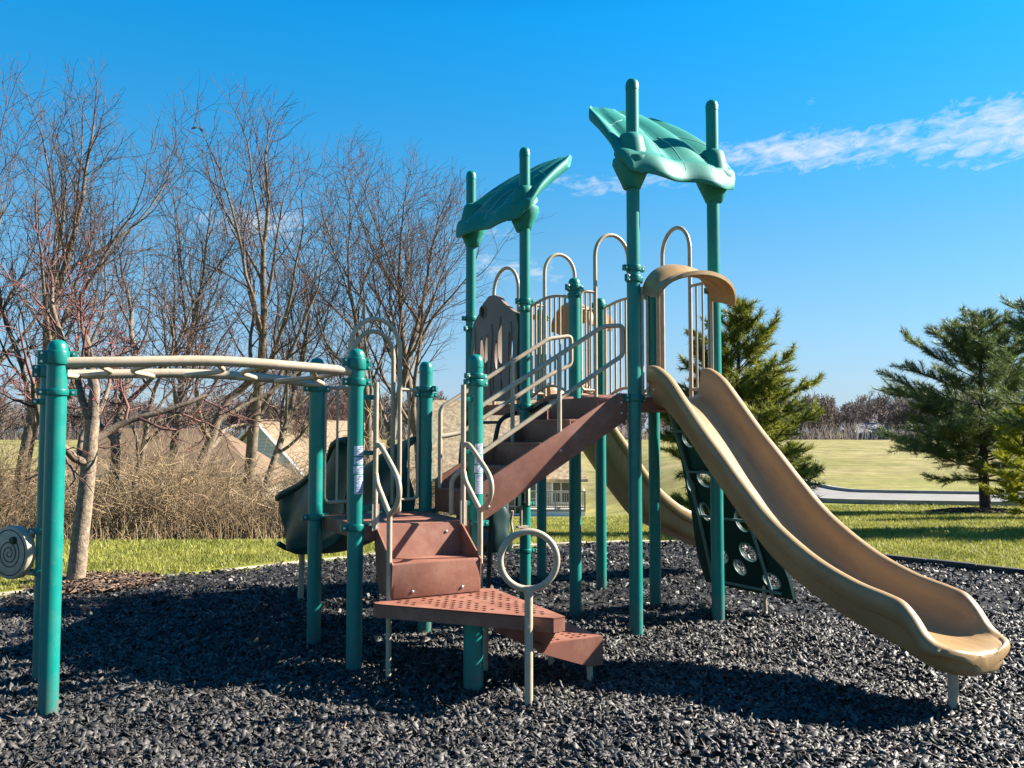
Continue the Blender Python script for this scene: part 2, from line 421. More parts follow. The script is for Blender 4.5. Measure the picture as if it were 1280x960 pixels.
# ------------------------------------------------------------------ the ground
rng = np.random.default_rng(7)
def pit_dist(x, y):
    """signed distance to the mulch pit, positive inside (the outline is convex, walked clockwise)"""
    d = np.full(np.shape(x), 1e9)
    for i in range(len(PIT)):
        (ax, ay), (bx, by) = PIT[i], PIT[(i + 1) % len(PIT)]
        l = math.hypot(bx - ax, by - ay)
        d = np.minimum(d, ((x - ax) * (by - ay) - (y - ay) * (bx - ax)) / l)
    return d
def axis(lo, hi, step, far, g=1.12):
    a = list(np.arange(lo, hi + 1e-6, step)); s = step
    while a[-1] < far: s *= g; a.append(a[-1] + s)
    s = step; b = []; p = lo
    while p > -far * (1 if lo < -5 else 0.02): s *= g; p -= s; b.append(p)
    return np.array(b[::-1] + a)
def build_lawn():
    xs = axis(-13, 13, 0.3, 2600); ys = axis(-4.5, 24, 0.3, 3200)
    X, Y = np.meshgrid(xs, ys)
    z = terrain(X, Y) + 0.02 - 0.12 * smooth01((pit_dist(X, Y) + 0.02) / 0.35)
    V = np.stack([X, Y, z], -1).reshape(-1, 3)
    ny, nx = X.shape
    i = (np.arange(ny - 1)[:, None] * nx + np.arange(nx - 1)[None]).ravel()
    F = np.stack([i, i + 1, i + nx + 1, i + nx], -1)
    m = bpy.data.materials.new('lawn_grass'); m.use_nodes = True
    nt = m.node_tree; N, L = nt.nodes, nt.links
    b = N['Principled BSDF']; b.inputs['Roughness'].default_value = 0.95; b.inputs['Specular IOR Level'].default_value = 0.1
    tc = N.new('ShaderNodeTexCoord')
    def noise(sc, det, stretch=None):
        n = N.new('ShaderNodeTexNoise'); n.inputs['Scale'].default_value = sc; n.inputs['Detail'].default_value = det; n.inputs['Roughness'].default_value = 0.65
        if stretch:
            mp = N.new('ShaderNodeMapping'); mp.inputs['Scale'].default_value = stretch; L.new(tc.outputs['Object'], mp.inputs[0]); L.new(mp.outputs[0], n.inputs['Vector'])
        else: L.new(tc.outputs['Object'], n.inputs['Vector'])
        return n.outputs[0]
    def ramp(f, stops):
        r = N.new('ShaderNodeValToRGB'); L.new(f, r.inputs[0]); e = r.color_ramp.elements
        e[0].position, e[0].color = stops[0][0], (*stops[0][1], 1); e[1].position, e[1].color = stops[-1][0], (*stops[-1][1], 1)
        for p, c in stops[1:-1]: k = e.new(p); k.color = (*c, 1)
        return r.outputs[0]
    near = ramp(noise(1.1, 9), [(0.3, (0.14, 0.16, 0.028)), (0.55, (0.205, 0.21, 0.042)), (0.72, (0.27, 0.235, 0.08))])
    field = ramp(noise(0.12, 8, (0.5, 1.6, 1)), [(0.32, (0.165, 0.165, 0.042)), (0.5, (0.225, 0.20, 0.075)), (0.66, (0.31, 0.25, 0.12))])
    def rough(c, sc, lo, hi):
        q = N.new('ShaderNodeMixRGB'); q.blend_type = 'MULTIPLY'; q.inputs[0].default_value = 1
        L.new(c, q.inputs[1]); L.new(ramp(noise(sc, 8), [(0.35, (lo,) * 3), (0.65, (hi,) * 3)]), q.inputs[2]); return q.outputs[0]
    field = rough(rough(field, 0.9, 0.62, 1.12), 0.22, 0.72, 1.1); near = rough(near, 0.45, 0.72, 1.1)
    sp = N.new('ShaderNodeSeparateXYZ'); L.new(tc.outputs['Object'], sp.inputs[0])
    ad = N.new('ShaderNodeMath'); ad.operation = 'MULTIPLY_ADD'; L.new(noise(0.07, 3), ad.inputs[0]); ad.inputs[1].default_value = 26; L.new(sp.outputs[1], ad.inputs[2])
    mr = N.new('ShaderNodeMapRange'); mr.inputs['From Min'].default_value = 45; mr.inputs['From Max'].default_value = 72; L.new(ad.outputs[0], mr.inputs[0])
    mx = N.new('ShaderNodeMixRGB'); L.new(mr.outputs[0], mx.inputs[0]); L.new(near, mx.inputs[1]); L.new(field, mx.inputs[2])
    L.new(mx.outputs[0], b.inputs['Base Color'])
    bp = N.new('ShaderNodeBump'); bp.inputs['Strength'].default_value = 1.0; bp.inputs['Distance'].default_value = 0.05
    L.new(noise(14, 6), bp.inputs['Height']); L.new(bp.outputs[0], b.inputs['Normal'])
    tag(np_mesh('lawn', V, [F], m, smooth=True), kind='structure')
build_lawn()

def bumpz(x, y): return 0.022 * np.sin(x * 2.3 + 1.3 * np.sin(y * 1.1)) * np.sin(y * 2.7 + x * 0.6) + 0.014 * np.sin(x * 6.1 + y * 3) * np.sin(y * 5.3 - x)
def build_pit():
    xs = np.arange(-20.6, 15.2, 0.12); ys = np.arange(-3.9, 14.4, 0.12)
    X, Y = np.meshgrid(xs, ys); ny, nx = X.shape
    z = terrain(X, Y) - 0.012 + bumpz(X, Y)
    i = (np.arange(ny - 1)[:, None] * nx + np.arange(nx - 1)[None]).ravel()
    ok = (pit_dist(X + 0.06, Y + 0.06)[:-1, :-1] > 0.05).ravel()
    F = np.stack([i, i + 1, i + nx + 1, i + nx], -1)[ok]
    tag(np_mesh('mulch_ground', np.stack([X, Y, z], -1).reshape(-1, 3), [F], M['mulch'], smooth=True), kind='structure')
build_pit()

def build_chips():
    """loose shredded rubber chips lying over the pit"""
    parts = []
    for (y0, y1, n, s0, s1, thick) in ((3.7, 5.6, 74000, 0.014, 0.080, True), (5.6, 8.2, 92000, 0.016, 0.08, True), (8.2, 14.3, 90000, 0.022, 0.07, False)):
        u = rng.random(n); y = np.sqrt(y0 ** 2 + u * (y1 ** 2 - y0 ** 2)); x = (rng.random(n) * 2 - 1) * (0.61 * y + 0.25)
        k = pit_dist(x, y) > 0.03; x, y = x[k], y[k]; n = len(x)
        a = s0 + (s1 - s0) * rng.random(n) ** 2.2; b = a * (0.15 + 0.42 * rng.random(n)); t = 0.003 + 0.005 * rng.random(n)
        base = np.array([(-1, -1), (1, -1), (1, 1), (-1, 1)], float)
        c = base[None] * np.stack([a, b], -1)[:, None] * 0.5
        c = c * (0.55 + 0.65 * rng.random((n, 4, 2)))
        bend = (rng.random((n, 4)) - 0.5) * a[:, None] * 0.35
        lo = np.concatenate([c, bend[..., None] - t[:, None, None] * 0.5], -1)
        q = lo
        if thick:
            hi = lo.copy(); hi[..., :2] *= 0.96; hi[..., 2] += t[:, None]
            q = np.concatenate([lo, hi], 1)
        yaw = rng.random(n) * 2 * np.pi; tilt = np.abs(rng.normal(0, 0.62, n)); taz = rng.random(n) * 2 * np.pi
        cy, sy = np.cos(yaw), np.sin(yaw)
        p = np.stack([q[..., 0] * cy[:, None] - q[..., 1] * sy[:, None], q[..., 0] * sy[:, None] + q[..., 1] * cy[:, None], q[..., 2]], -1)
        ax = np.stack([np.cos(taz), np.sin(taz), np.zeros(n)], -1)[:, None]
        ct, st = np.cos(tilt)[:, None, None], np.sin(tilt)[:, None, None]
        p = p * ct + np.cross(np.broadcast_to(ax, p.shape), p) * st + ax * (p * ax).sum(-1, keepdims=True) * (1 - ct)
        zc = terrain(x, y) + bumpz(x, y) + 0.012 * rng.random(n) + np.sin(tilt) * a * 0.25
        p += np.stack([x, y, zc], -1)[:, None]
        parts.append((p, thick))
    V, F4, off = [], [], 0
    for p, thick in parts:
        n, k, _ = p.shape; b = off + np.arange(n)[:, None] * k
        fs = [(4, 5, 6, 7), (0, 1, 5, 4), (1, 2, 6, 5), (2, 3, 7, 6), (3, 0, 4, 7)] if thick else [(0, 1, 2, 3)]
        for f in fs: F4.append(b + np.array(f)[None])
        V.append(p.reshape(-1, 3)); off += n * k
    o = np_mesh('rubber_mulch_chips', np.concatenate(V), [np.concatenate(F4)], M['chip'])
    tag(o, 'loose black shredded rubber chips covering the playground bed', 'rubber mulch', kind='stuff')
build_chips()

def build_leaves():
    n = 420; y = 3.8 + 9.5 * rng.random(n) ** 0.8; x = (rng.random(n) * 2 - 1) * (0.61 * y + 0.2); k = pit_dist(x, y) > 0.1; x, y = x[k], y[k]; n = len(x)
    a = 0.012 + 0.02 * rng.random(n) ** 2; t = rng.random(n) * 6.283; b = a * (0.25 + 0.4 * rng.random(n))
    u = np.stack([np.cos(t), np.sin(t), rng.normal(0, 0.3, n)], -1); w = np.stack([-np.sin(t), np.cos(t), rng.normal(0, 0.4, n)], -1)
    c = np.stack([x, y, terrain(x, y) + bumpz(x, y) + 0.026], -1)
    P = np.stack([c - u * a[:, None], c + w * b[:, None], c + u * a[:, None], c - w * b[:, None]], 1)
    tag(np_mesh('dry_leaf_bits', P.reshape(-1, 3), [np.arange(n * 4).reshape(n, 4)], M['leafbit']), 'scattered bits of dry leaf and pale wood on the black chips', 'leaf litter', kind='stuff')
def build_blades():
    n = 330000
    y = 7.5 + 26 * rng.random(n) ** 1.7; x = (rng.random(n) * 2 - 1) * (0.62 * y + 0.5)
    k = (pit_dist(x, y) < -0.06) ; x, y = x[k], y[k]; n = len(x)
    k = ~((x < -0.16 * y) & (y > 14.2 + 0.05 * x)) ; x, y = x[k], y[k]; n = len(x)
    h = (0.03 + 0.04 * rng.random(n)) * (0.8 + 0.02 * y); w = (0.004 + 0.004 * rng.random(n)) * (0.6 + 0.07 * y)
    a = rng.random(n) * 2 * np.pi; lean = rng.random((n, 2)) - 0.5
    z = terrain(x, y) + 0.015
    d = np.stack([np.cos(a), np.sin(a)], -1) * w[:, None]
    P = np.zeros((n, 3, 3))
    P[:, 0, :2] = np.stack([x, y], -1) - d; P[:, 1, :2] = np.stack([x, y], -1) + d
    P[:, 2, :2] = np.stack([x, y], -1) + lean * h[:, None] * 1.4
    P[:, 0, 2] = z; P[:, 1, 2] = z; P[:, 2, 2] = z + h
    o = np_mesh('grass', P.reshape(-1, 3), [np.arange(n * 3).reshape(n, 3)], M['blade'])
    tag(o, 'short yellow green lawn grass around the black mulch bed', 'grass', kind='stuff')
build_leaves()
build_blades()

def ribbon(ctrl, half, lift, name, material, n=10):
    c = np.array(spline(ctrl, n)); t = np.gradient(c, axis=0); t /= np.linalg.norm(t, axis=1, keepdims=True)
    s = np.stack([-t[:, 1], t[:, 0]], -1)
    V = []
    for k in np.linspace(-half, half, 9):
        q = c + s * k; V.append(np.stack([q[:, 0], q[:, 1], terrain(q[:, 0], q[:, 1]) + lift], -1))
    V = np.stack(V, 1); m = len(c)
    i = (np.arange(m - 1)[:, None] * 9 + np.arange(8)[None]).ravel()
    return tag(np_mesh(name, V.reshape(-1, 3), [np.stack([i, i + 1, i + 10, i + 9], -1)], material, smooth=True), kind='structure'), c, s
street_line = [(60, 20), (40, 27.2), (24, 33.2), (16.2, 36.2), (13.8, 37.4), (12.6, 39.2), (12.3, 43), (13.6, 52), (18, 70), (31, 118), (80, 320)]
ribbon(street_line, 2.7, 0.07, 'street', M['asphalt'])
def build_kerbs():
    c = np.array(spline(street_line, 10)); t = np.gradient(c, axis=0); t /= np.linalg.norm(t, axis=1, keepdims=True)
    s = np.stack([-t[:, 1], t[:, 0]], -1)
    for k in (-2.82, 2.82):
        q = c + s * k; mb = MB()
        for a, b, sa, sb in zip(q[:-1], q[1:], s[:-1], s[1:]):
            def pt(p, sd, e, h): r = p + sd * e; return (r[0], r[1], tz(*r) + h)
            mb.hexa([pt(a, sa, -0.1, 0), pt(b, sb, -0.1, 0), pt(b, sb, 0.1, 0), pt(a, sa, 0.1, 0)], [pt(a, sa, -0.1, 0.2), pt(b, sb, -0.1, 0.2), pt(b, sb, 0.1, 0.2), pt(a, sa, 0.1, 0.2)])
        tag(mb.build('kerb', M['curb'], smooth=0), kind='structure')
build_kerbs()

def border(a, b, w, z0, z1, name, material, label):
    L = math.hypot(b[0] - a[0], b[1] - a[1]); ang = math.atan2(b[1] - a[1], b[0] - a[0])
    n = max(2, int(L / 0.6)); mb = MB(off=(*a, 0)); rot = Matrix.Rotation(ang, 3, 'Z')
    for i in range(n):
        x = (i + 0.5) * L / n; px, py = a[0] + math.cos(ang) * x, a[1] + math.sin(ang) * x
        mb.box((px, py, tz(px, py) + (z0 + z1) / 2 + random.Random(i).uniform(-0.006, 0.006)), (L / n - 0.008, w, z1 - z0), rot)
    o = mb.build(name, material, bevel=0.008); o.location = (*a, 0)
    tag(o, label, 'border')
border((2.9, 14.2), (6.2, 10.6), 0.09, -0.10, 0.06, 'bed_border', M['edging'], 'low black edging strip along the right side of the mulch bed')
border((6.2, 10.6), (15, -3.9), 0.09, -0.10, 0.09, 'bed_border', M['edging'], 'low black edging strip running off towards the right edge near the slide end')
border((-1.8, 12.5), (2.9, 14.2), 0.10, -0.10, 0.03, 'bed_border', M['edging_pale'], 'pale edging strip along the far side of the mulch bed')
border((-20.5, -3.9), (-1.8, 12.5), 0.10, -0.10, 0.012, 'bed_border', M['edging_pale'], 'pale edging strip beside the small pale trunked tree')

# ------------------------------------------------------------------ the play structure (local axes: q along the stair run, p across, z up)
QA = R(29)
Q0, P0 = 3.0, 6.5
def qp_world(q, p): return (q * math.cos(QA) - p * math.sin(QA), q * math.sin(QA) + p * math.cos(QA))
PLAY = empty('play_structure', (*qp_world(Q0, P0), 0), QA)
tag(PLAY, 'teal and tan playground structure with slides, stairs and overhead ladder on black mulch', 'playground')
def PB(): return MB(off=(Q0, P0, 0))
POST_R = 0.057
POSTS = {}
def make_post(key, q, p, top):
    mb = PB(); mb.lathe((q, p, 0), [(POST_R, -0.15), (POST_R, top - 0.10)], 28)
    o = mb.build('post', M['teal'], PLAY)
    c = PB(); c.lathe((q, p, 0), [(POST_R + 0.002, top - 0.102), (POST_R + 0.002, top - 0.055), (POST_R * 0.93, top - 0.03), (POST_R * 0.72, top - 0.011), (POST_R * 0.4, top - 0.002), (0.004, top)], 28)
    c.build('cap', M['teal'], o)
    POSTS[key] = (o, q, p)
def clamp(key, z, ang=0.0, h=0.05, ears=True):
    o, q, p = POSTS[key]
    mb = PB(); r = POST_R + 0.009
    mb.lathe((q, p, z), [(POST_R - 0.001, -h / 2), (r, -h / 2), (r + 0.002, -h / 2 + 0.006), (r + 0.002, h / 2 - 0.006), (r, h / 2), (POST_R - 0.001, h / 2)], 24)
    if ears:
        for a in (ang, ang + math.pi):
            rot = Matrix.Rotation(a, 3, 'Z')
            mb.box((q + math.cos(a) * (r + 0.018), p + math.sin(a) * (r + 0.018), z), (0.05, 0.034, h), rot)
    c = mb.build('clamp', M['teal_clamp'], o, bevel=0.003)
    b = PB()
    for a in (ang, ang + math.pi):
        for dz in ((-0.3, 0.3) if h > 0.055 else (0,)):
            x, y = q + math.cos(a) * (r + 0.022), p + math.sin(a) * (r + 0.022)
            nx, ny = -math.sin(a) * 0.024, math.cos(a) * 0.024
            b.tube([(x - nx, y - ny, z + dz * h), (x + nx, y + ny, z + dz * h)], 0.008, 8)
    b.build_each('bolt', M['bolt'], o)
for k, q, p, t in (('A', 0.17, 6.0, 2.26), ('A2', 0.15, 6.9, 2.26), ('B', 2.09, 6.08, 2.30), ('C', 2.07, 7.0, 2.30), ('D', 3.03, 7.0, 2.31), ('E', 3.05, 6.08, 2.30),
                   ('H', 4.56, 7.0, 3.17), ('I', 4.57, 6.08, 4.78), ('L', 5.48, 6.08, 4.76), ('K', 5.5, 7.0, 3.17), ('J', 5.5, 7.93, 3.17), ('G', 4.55, 7.93, 4.70), ('F', 4.40, 8.9, 4.68), ('M', 5.36, 8.95, 3.17)):
    make_post(k, q, p, t)
for k, z, a, h in (('A', 2.15, 0, 0.085), ('A', 1.94, 0, 0.04), ('A2', 2.12, 0, 0.085), ('A2', 1.91, 0, 0.04), ('A2', 1.02, 2.6, 0.04), ('A2', 0.74, 2.6, 0.04),
                   ('B', 2.19, 0, 0.085), ('B', 2.06, 0, 0.05), ('B', 1.02, 0, 0.05), ('C', 2.05, 0, 0.05), ('C', 1.02, 0, 0.05), ('D', 2.07, 2.2, 0.05), ('D', 2.02, 0, 0.04),
                   ('D', 1.02, 0, 0.05), ('E', 2.13, 0.3, 0.04), ('E', 2.08, 0.2, 0.05), ('E', 1.0, 0, 0.04), ('H', 3.07, 0.2, 0.06), ('H', 3.0, 1.5, 0.04), ('H', 1.96, 0, 0.06),
                   ('I', 3.11, 0, 0.05), ('I', 3.02, 0.3, 0.06), ('I', 1.99, 0, 0.06), ('L', 3.07, 0, 0.05), ('L', 2.98, 0, 0.05), ('L', 1.96, 0, 0.06), ('K', 3.06, 0, 0.06), ('K', 1.96, 0, 0.06),
                   ('J', 3.08, 0, 0.06), ('J', 1.96, 0, 0.06), ('G', 3.06, 0, 0.06), ('G', 2.98, 0.8, 0.05), ('G', 1.96, 0, 0.06), ('G', 1.22, 0, 0.04), ('G', 0.96, 0, 0.04), ('G', 0.48, 0, 0.04),
                   ('F', 2.98, 0, 0.05), ('F', 2.86, 0.4, 0.05), ('F', 1.96, 0, 0.06), ('M', 3.06, 0, 0.06), ('M', 1.96, 0, 0.06)):
    clamp(k, z, a, h)

def sticker(key, az, zs):
    """warning stickers wrapped round a post, with rows of tiny print"""
    o, q, p = POSTS[key]
    for z0, z1, half in zs:
        mb = PB(); r = POST_R + 0.0012
        mb.grid(lambda u, v: (q + r * math.cos(az + (u - 0.5) * 2 * half), p + r * math.sin(az + (u - 0.5) * 2 * half), z0 + (z1 - z0) * v), 12, 2)
        s = mb.build('warning_sticker', M['label'], o)
        ink = PB(); r2 = r + 0.0009; rr = random.Random(int(z0 * 1000))
        n = max(2, int((z1 - z0) / 0.012))
        for i in range(n):
            z = z1 - (i + 0.8) * (z1 - z0) / (n + 0.6); x0, x1 = 0.12, rr.uniform(0.55, 0.9)
            if i == 0 and z1 - z0 < 0.09: x0, x1 = 0.08, 0.5
            hh = 0.0032 if i else 0.006
            ink.grid(lambda u, v: (q + r2 * math.cos(az + half - (x0 + (x1 - x0) * u) * 2 * half), p + r2 * math.sin(az + half - (x0 + (x1 - x0) * u) * 2 * half), z - hh + 2 * hh * v), 8, 2)
        ink.build('print', M['label_ink'], s, smooth=0)
sticker('B', R(-81), ((1.53, 1.60, 0.72), (1.47, 1.52, 0.72), (1.405, 1.458, 0.8), (1.26, 1.395, 0.66)))
sticker('E', R(-84), ((1.53, 1.61, 0.66), (1.455, 1.52, 0.7), (1.39, 1.445, 0.76), (1.23, 1.38, 0.62)))

# overhead ladder
def ladder():
    nl = PB(); c = spline([(0.2, 5.99, 2.12), (0.5, 5.965, 2.135), (1.1, 5.97, 2.165), (1.7, 6.03, 2.15), (2.05, 6.08, 2.135)], 8)
    nl.tube(c, 0.034, 12); o = nl.build('ladder_rail', M['tan'], PLAY)
    f = PB(); c2 = spline([(0.2, 6.91, 2.10), (0.5, 6.935, 2.115), (1.1, 6.95, 2.14), (1.7, 6.97, 2.12), (2.03, 6.99, 2.09)], 8)
    f.tube(c2, 0.034, 12); f.build('ladder_rail', M['tan'], PLAY)
    for i in range(7):
        t = (i + 0.5) / 7; a = c[int(t * (len(c) - 1))]; b = c2[int(t * (len(c2) - 1))]
        m = PB(); k = 0.11 * (1 if i % 2 else -1)
        m.tube(fillet([(a[0], a[1], a[2] - 0.02), (a[0] + k, a[1] + 0.3, a[2] - 0.045), (b[0] - k, b[1] - 0.3, b[2] - 0.035), (b[0], b[1], b[2] - 0.01)], 0.12), 0.017, 8)
        m.build('rung', M['tan'], PLAY)
ladder()

# spiral play disc on the far ladder post
def disc():
    xw, yw = -3.43, 6.1
    q, p = xw * math.cos(QA) + yw * math.sin(QA), -xw * math.sin(QA) + yw * math.cos(QA)
    n_a = math.atan2(-6.1, 3.43) - R(52) - QA                     # the face is turned away to the left of the camera
    n = Vector((math.cos(n_a), math.sin(n_a), 0)); s = Vector((-n.y, n.x, 0)); c = Vector((q, p, 0.875)); Z = Vector((0, 0, 1))
    def at(x, y, d): return c + s * x + Z * y + n * d
    m = PB(); r = 0.182
    m.grid(lambda u, v: at(math.cos(2 * math.pi * u) * [0.001, r - 0.012, r - 0.004, r, r, r - 0.006, 0.001][round(v * 6)], math.sin(2 * math.pi * u) * [0.001, r - 0.012, r - 0.004, r, r, r - 0.006, 0.001][round(v * 6)], [0.03, 0.03, 0.027, 0.018, -0.03, -0.036, -0.036][round(v * 6)]), 48, 7, True)
    o = m.build('spiral_disc', M['tan'], PLAY)
    g = PB(); sp = []
    for i in range(100):
        t = i / 99 * 2.9 * 2 * math.pi + 0.5; rr = 0.008 + 0.097 * i / 99
        sp.append(at(rr * math.cos(t + 1.2), rr * math.sin(t + 1.2) - 0.005, 0.030))
    g.tube(sp, 0.0036, 6)
    g.tube([at(0.155 * math.cos(2 * math.pi * i / 60), 0.155 * math.sin(2 * math.pi * i / 60), 0.030) for i in range(60)], 0.0036, 6, closed=True)
    g.build('spiral_groove', M['groove'], o)
    k = PB(); e = Vector(sp[-1]); k.tube([e, e + n * 0.025], [0.027, 0.022], 14); k.build('knob', M['black'], o)
    post = Vector((0.15, 6.9, 0))
    for z, y in ((1.02, 0.125), (0.74, -0.135)):
        b = PB(); b.tube(fillet([at(0.0 + 0.10, y, -0.02), at(0.15, y * 1.1, -0.07), Vector((post.x, post.y, z))], 0.05), 0.015, 8); b.build('disc_bracket', M['tan'], o)
disc()

# decks
def deck(corners, z, name='deck', skirt=0.11):
    mb = PB(); b = [Vector((*c, z - skirt)) for c in corners]; t = [Vector((*c, z)) for c in corners]
    mb.hexa(b, t); o = mb.build(name, M['brown'], PLAY, bevel=0.008)
    return o
D1, D2 = 1.03, 2.0
deck([(2.14, 6.05), (2.99, 6.05), (2.99, 6.98), (2.13, 6.98)], D1)
deck([(4.60, 6.07), (5.45, 6.07), (5.46, 6.98), (4.60, 6.98)], D2)
deck([(4.58, 7.95), (5.47, 7.95), (5.34, 8.9), (4.46, 8.88)], D2)
def bridge():
    for i in range(7):
        t = (i + 0.5) / 7; p = 7.02 + 0.89 * t; z = D2 - 0.04 + 0.10 * math.sin(math.pi * t)
        mb = PB(); mb.box((5.03, p, z), (0.82, 0.122, 0.04), Matrix.Rotation(0.35 * math.cos(math.pi * t), 3, 'X')); mb.build('bridge_plank', M['brown'], PLAY, bevel=0.006)
    for q in (4.6, 5.46):
        mb = PB(); mb.tube([(q, 7.03 + 0.87 * i / 10, D2 - 0.09 + 0.10 * math.sin(math.pi * i / 10)) for i in range(11)], 0.02, 8); mb.build('bridge_beam', M['black'], PLAY)
bridge()

# stairs between the two decks
def stairs():
    for p in (6.105, 6.945):
        mb = PB()
        lo = [(3.1, 1.00), (4.42, 1.76), (4.5, 1.80), (4.5, 2.03), (4.42, 2.03), (3.1, 1.30)]
        mb.plate([Vector((a, b)) for a, b in lo], [], lambda x, y, d: (x, p - 0.015 + d, y), 0.03)
        mb.build('stringer', M['brown'], PLAY, bevel=0.004)
    for k in range(5):
        q = 3.10 + 0.28 * k; z = D1 + 0.194 * (k + 1)
        mb = PB()
        mb.box((q + 0.006, 6.525, z - 0.1), (0.012, 0.80, 0.19)); 
        if k < 4: mb.box((q + 0.15, 6.525, z - 0.012), (0.31, 0.80, 0.024))
        mb.build('stair_step', M['brown'], PLAY, bevel=0.004)
stairs()
def bolt_heads(spots):
    for (x, y, z), (nx, ny, nz) in spots:
        b = PB(); a = Vector((x, y, z)); n = Vector((nx, ny, nz)); b.tube([a, a + n * 0.004, a + n * 0.007], [0.011, 0.010, 0.006], 10); b.build('bolt', M['bolt'], PLAY)
bolt_heads([((4.44, 6.09, 1.95), (0, -1, 0)), ((4.44, 6.09, 1.86), (0, -1, 0)), ((3.17, 6.09, 1.12), (0, -1, 0)), ((3.17, 6.09, 1.22), (0, -1, 0)), ((3.83, 6.09, 1.55), (0, -1, 0)),
            ((2.34, 6.024, 0.96), (0, -1, 0.05)), ((2.78, 6.024, 0.96), (0, -1, 0.05)), ((2.38, 5.708, 0.60), (0, -1, 0)), ((2.76, 5.708, 0.60), (0, -1, 0)),
            ((4.70, 6.05, 2.10), (-1, 0, 0)), ((4.70, 5.98, 2.06), (-1, 0, 0))])
def handrail(p, side):
    up = lambda q: 1.90 + 0.60 * (q - 3.12)
    s = 0.0
    mb = PB()
    if side == 'far':
        ctrl = [(3.13, p, 1.22), (3.13, p, 1.905), (4.22, p, up(4.22)), (4.47, p, up(4.22) + 0.04), (4.47, p, 2.33), (4.22, p, 2.22), (3.32, p, 1.69), (3.14, p, 1.66)]
    else:
        ctrl = [(3.06, p, 1.12), (3.06, p, 1.865), (4.28, p, up(4.28)), (4.49, p, up(4.28) + 0.02), (4.49, p, 2.36), (4.25, p, 2.22), (3.05, p, 1.49), (2.87, p, 1.34), (2.87, p, 1.08)]
    mb.tube(fillet(ctrl, 0.05), 0.0195, 10); mb.build('handrail', M['tan'], PLAY)
    m = PB(); m.tube([(3.83, p - 0.02, 1.44), (3.83, p - 0.02, up(3.83) + 0.01)], 0.0195, 10); m.build('handrail_post', M['tan'], PLAY)
handrail(6.13, 'near'); handrail(6.92, 'far')

# hooped entries and guard rails
def arch_entry(a, b, z0, s1, s2, ztop, zrail, off=(0, 0), bars=2, sides=(1, 1)):
    a, b = Vector((*a, 0)), Vector((*b, 0)); d = (b - a); L = d.length; d /= L; o = Vector((*off, 0))
    at = lambda s, z: a + d * s + o + Vector((0, 0, z))
    r = (s2 - s1) / 2; zc = ztop - r * 1.15
    pts = [at(s1, z0 - 0.05), at(s1, zc)] + [at((s1 + s2) / 2 - r * math.cos(t * math.pi), zc + r * 1.15 * math.sin(t * math.pi)) for t in [i / 16 for i in range(1, 16)]] + [at(s2, zc), at(s2, z0 - 0.05)]
    mb = PB(); mb.tube(pts, 0.0195, 10); mb.build('arch_handle', M['tan'], PLAY)
    for (x0, x1), on in (((POST_R + 0.015, s1), sides[0]), ((s2, L - POST_R - 0.015), sides[1])):
        if not on: continue
        g = PB(); bs = PB(); outer = x0 if x1 == s1 else x1; inner = x1 if x1 == s1 else x0; k = 0.06
        g.tube(fillet([at(inner, zrail), at(outer, zrail), at(outer, z0 + 0.10), at(inner, z0 + 0.10)], k), 0.0155, 8)
        for i in range(bars):
            s = x0 + (x1 - x0) * (i + 1) / (bars + 1); bs.tube([at(s, z0 + 0.10), at(s, zrail)], 0.0105, 8)
        gr = g.build('guard_rail', M['tan'], PLAY); bs.build_each('bar', M['tan'], gr)
arch_entry((2.07, 7.0), (3.03, 7.0), D1, 0.28, 0.72, 2.65, 2.06, bars=1)
mb = PB(); mb.tube(fillet([(2.42, 7.13, D1 + 0.05), (2.42, 7.13, 2.42)], 0.1)[:1] + [(2.42, 7.13, 2.30)] + [(2.60 - 0.18 * math.cos(math.pi * i / 12), 7.13, 2.34 + 0.22 * math.sin(math.pi * i / 12)) for i in range(13)] + [(2.78, 7.13, 2.30), (2.78, 7.13, D1 + 0.05)], 0.0195, 10); mb.build('arch_handle', M['tan'], PLAY)
arch_entry((4.56, 7.0), (5.5, 7.0), D2, 0.24, 0.64, 3.63, 3.05)
arch_entry((4.55, 7.93), (5.5, 7.93), D2, 0.24, 0.62, 3.60, 3.03)
arch_entry((5.5, 7.0), (5.48, 6.08), D2, 0.16, 0.58, 3.68, 3.08, off=(0.0, 0))
arch_entry((4.55, 7.93), (4.40, 8.9), D2, 0.28, 0.72, 3.50, 2.9, off=(0.12, 0), bars=1)
def bridge_guard(q, p0, p1, z):
    g = PB(); bs = PB(); n = 8
    crv = lambda t: 0.05 * math.sin(math.pi * t)
    g.tube(fillet([(q, p0, 2.05), (q, p0, z)], 0.02)[:1] + [(q, p0 + (p1 - p0) * i / 12, z + crv(i / 12)) for i in range(13)] + [(q, p1, 2.05)], 0.016, 8)
    g.tube([(q, p0 + (p1 - p0) * i / 12, 2.06 + 2 * crv(i / 12)) for i in range(13)], 0.016, 8)
    for i in range(1, n):
        t = i / n; p = p0 + (p1 - p0) * t; bs.tube([(q, p, 2.06 + 2 * crv(t)), (q, p, z + crv(t))], 0.0115, 8)
    gr = g.build('guard_rail', M['tan'], PLAY); bs.build_each('bar', M['tan'], gr)
bridge_guard(4.57, 7.09, 7.83, 3.0); bridge_guard(5.50, 7.09, 7.83, 3.05)
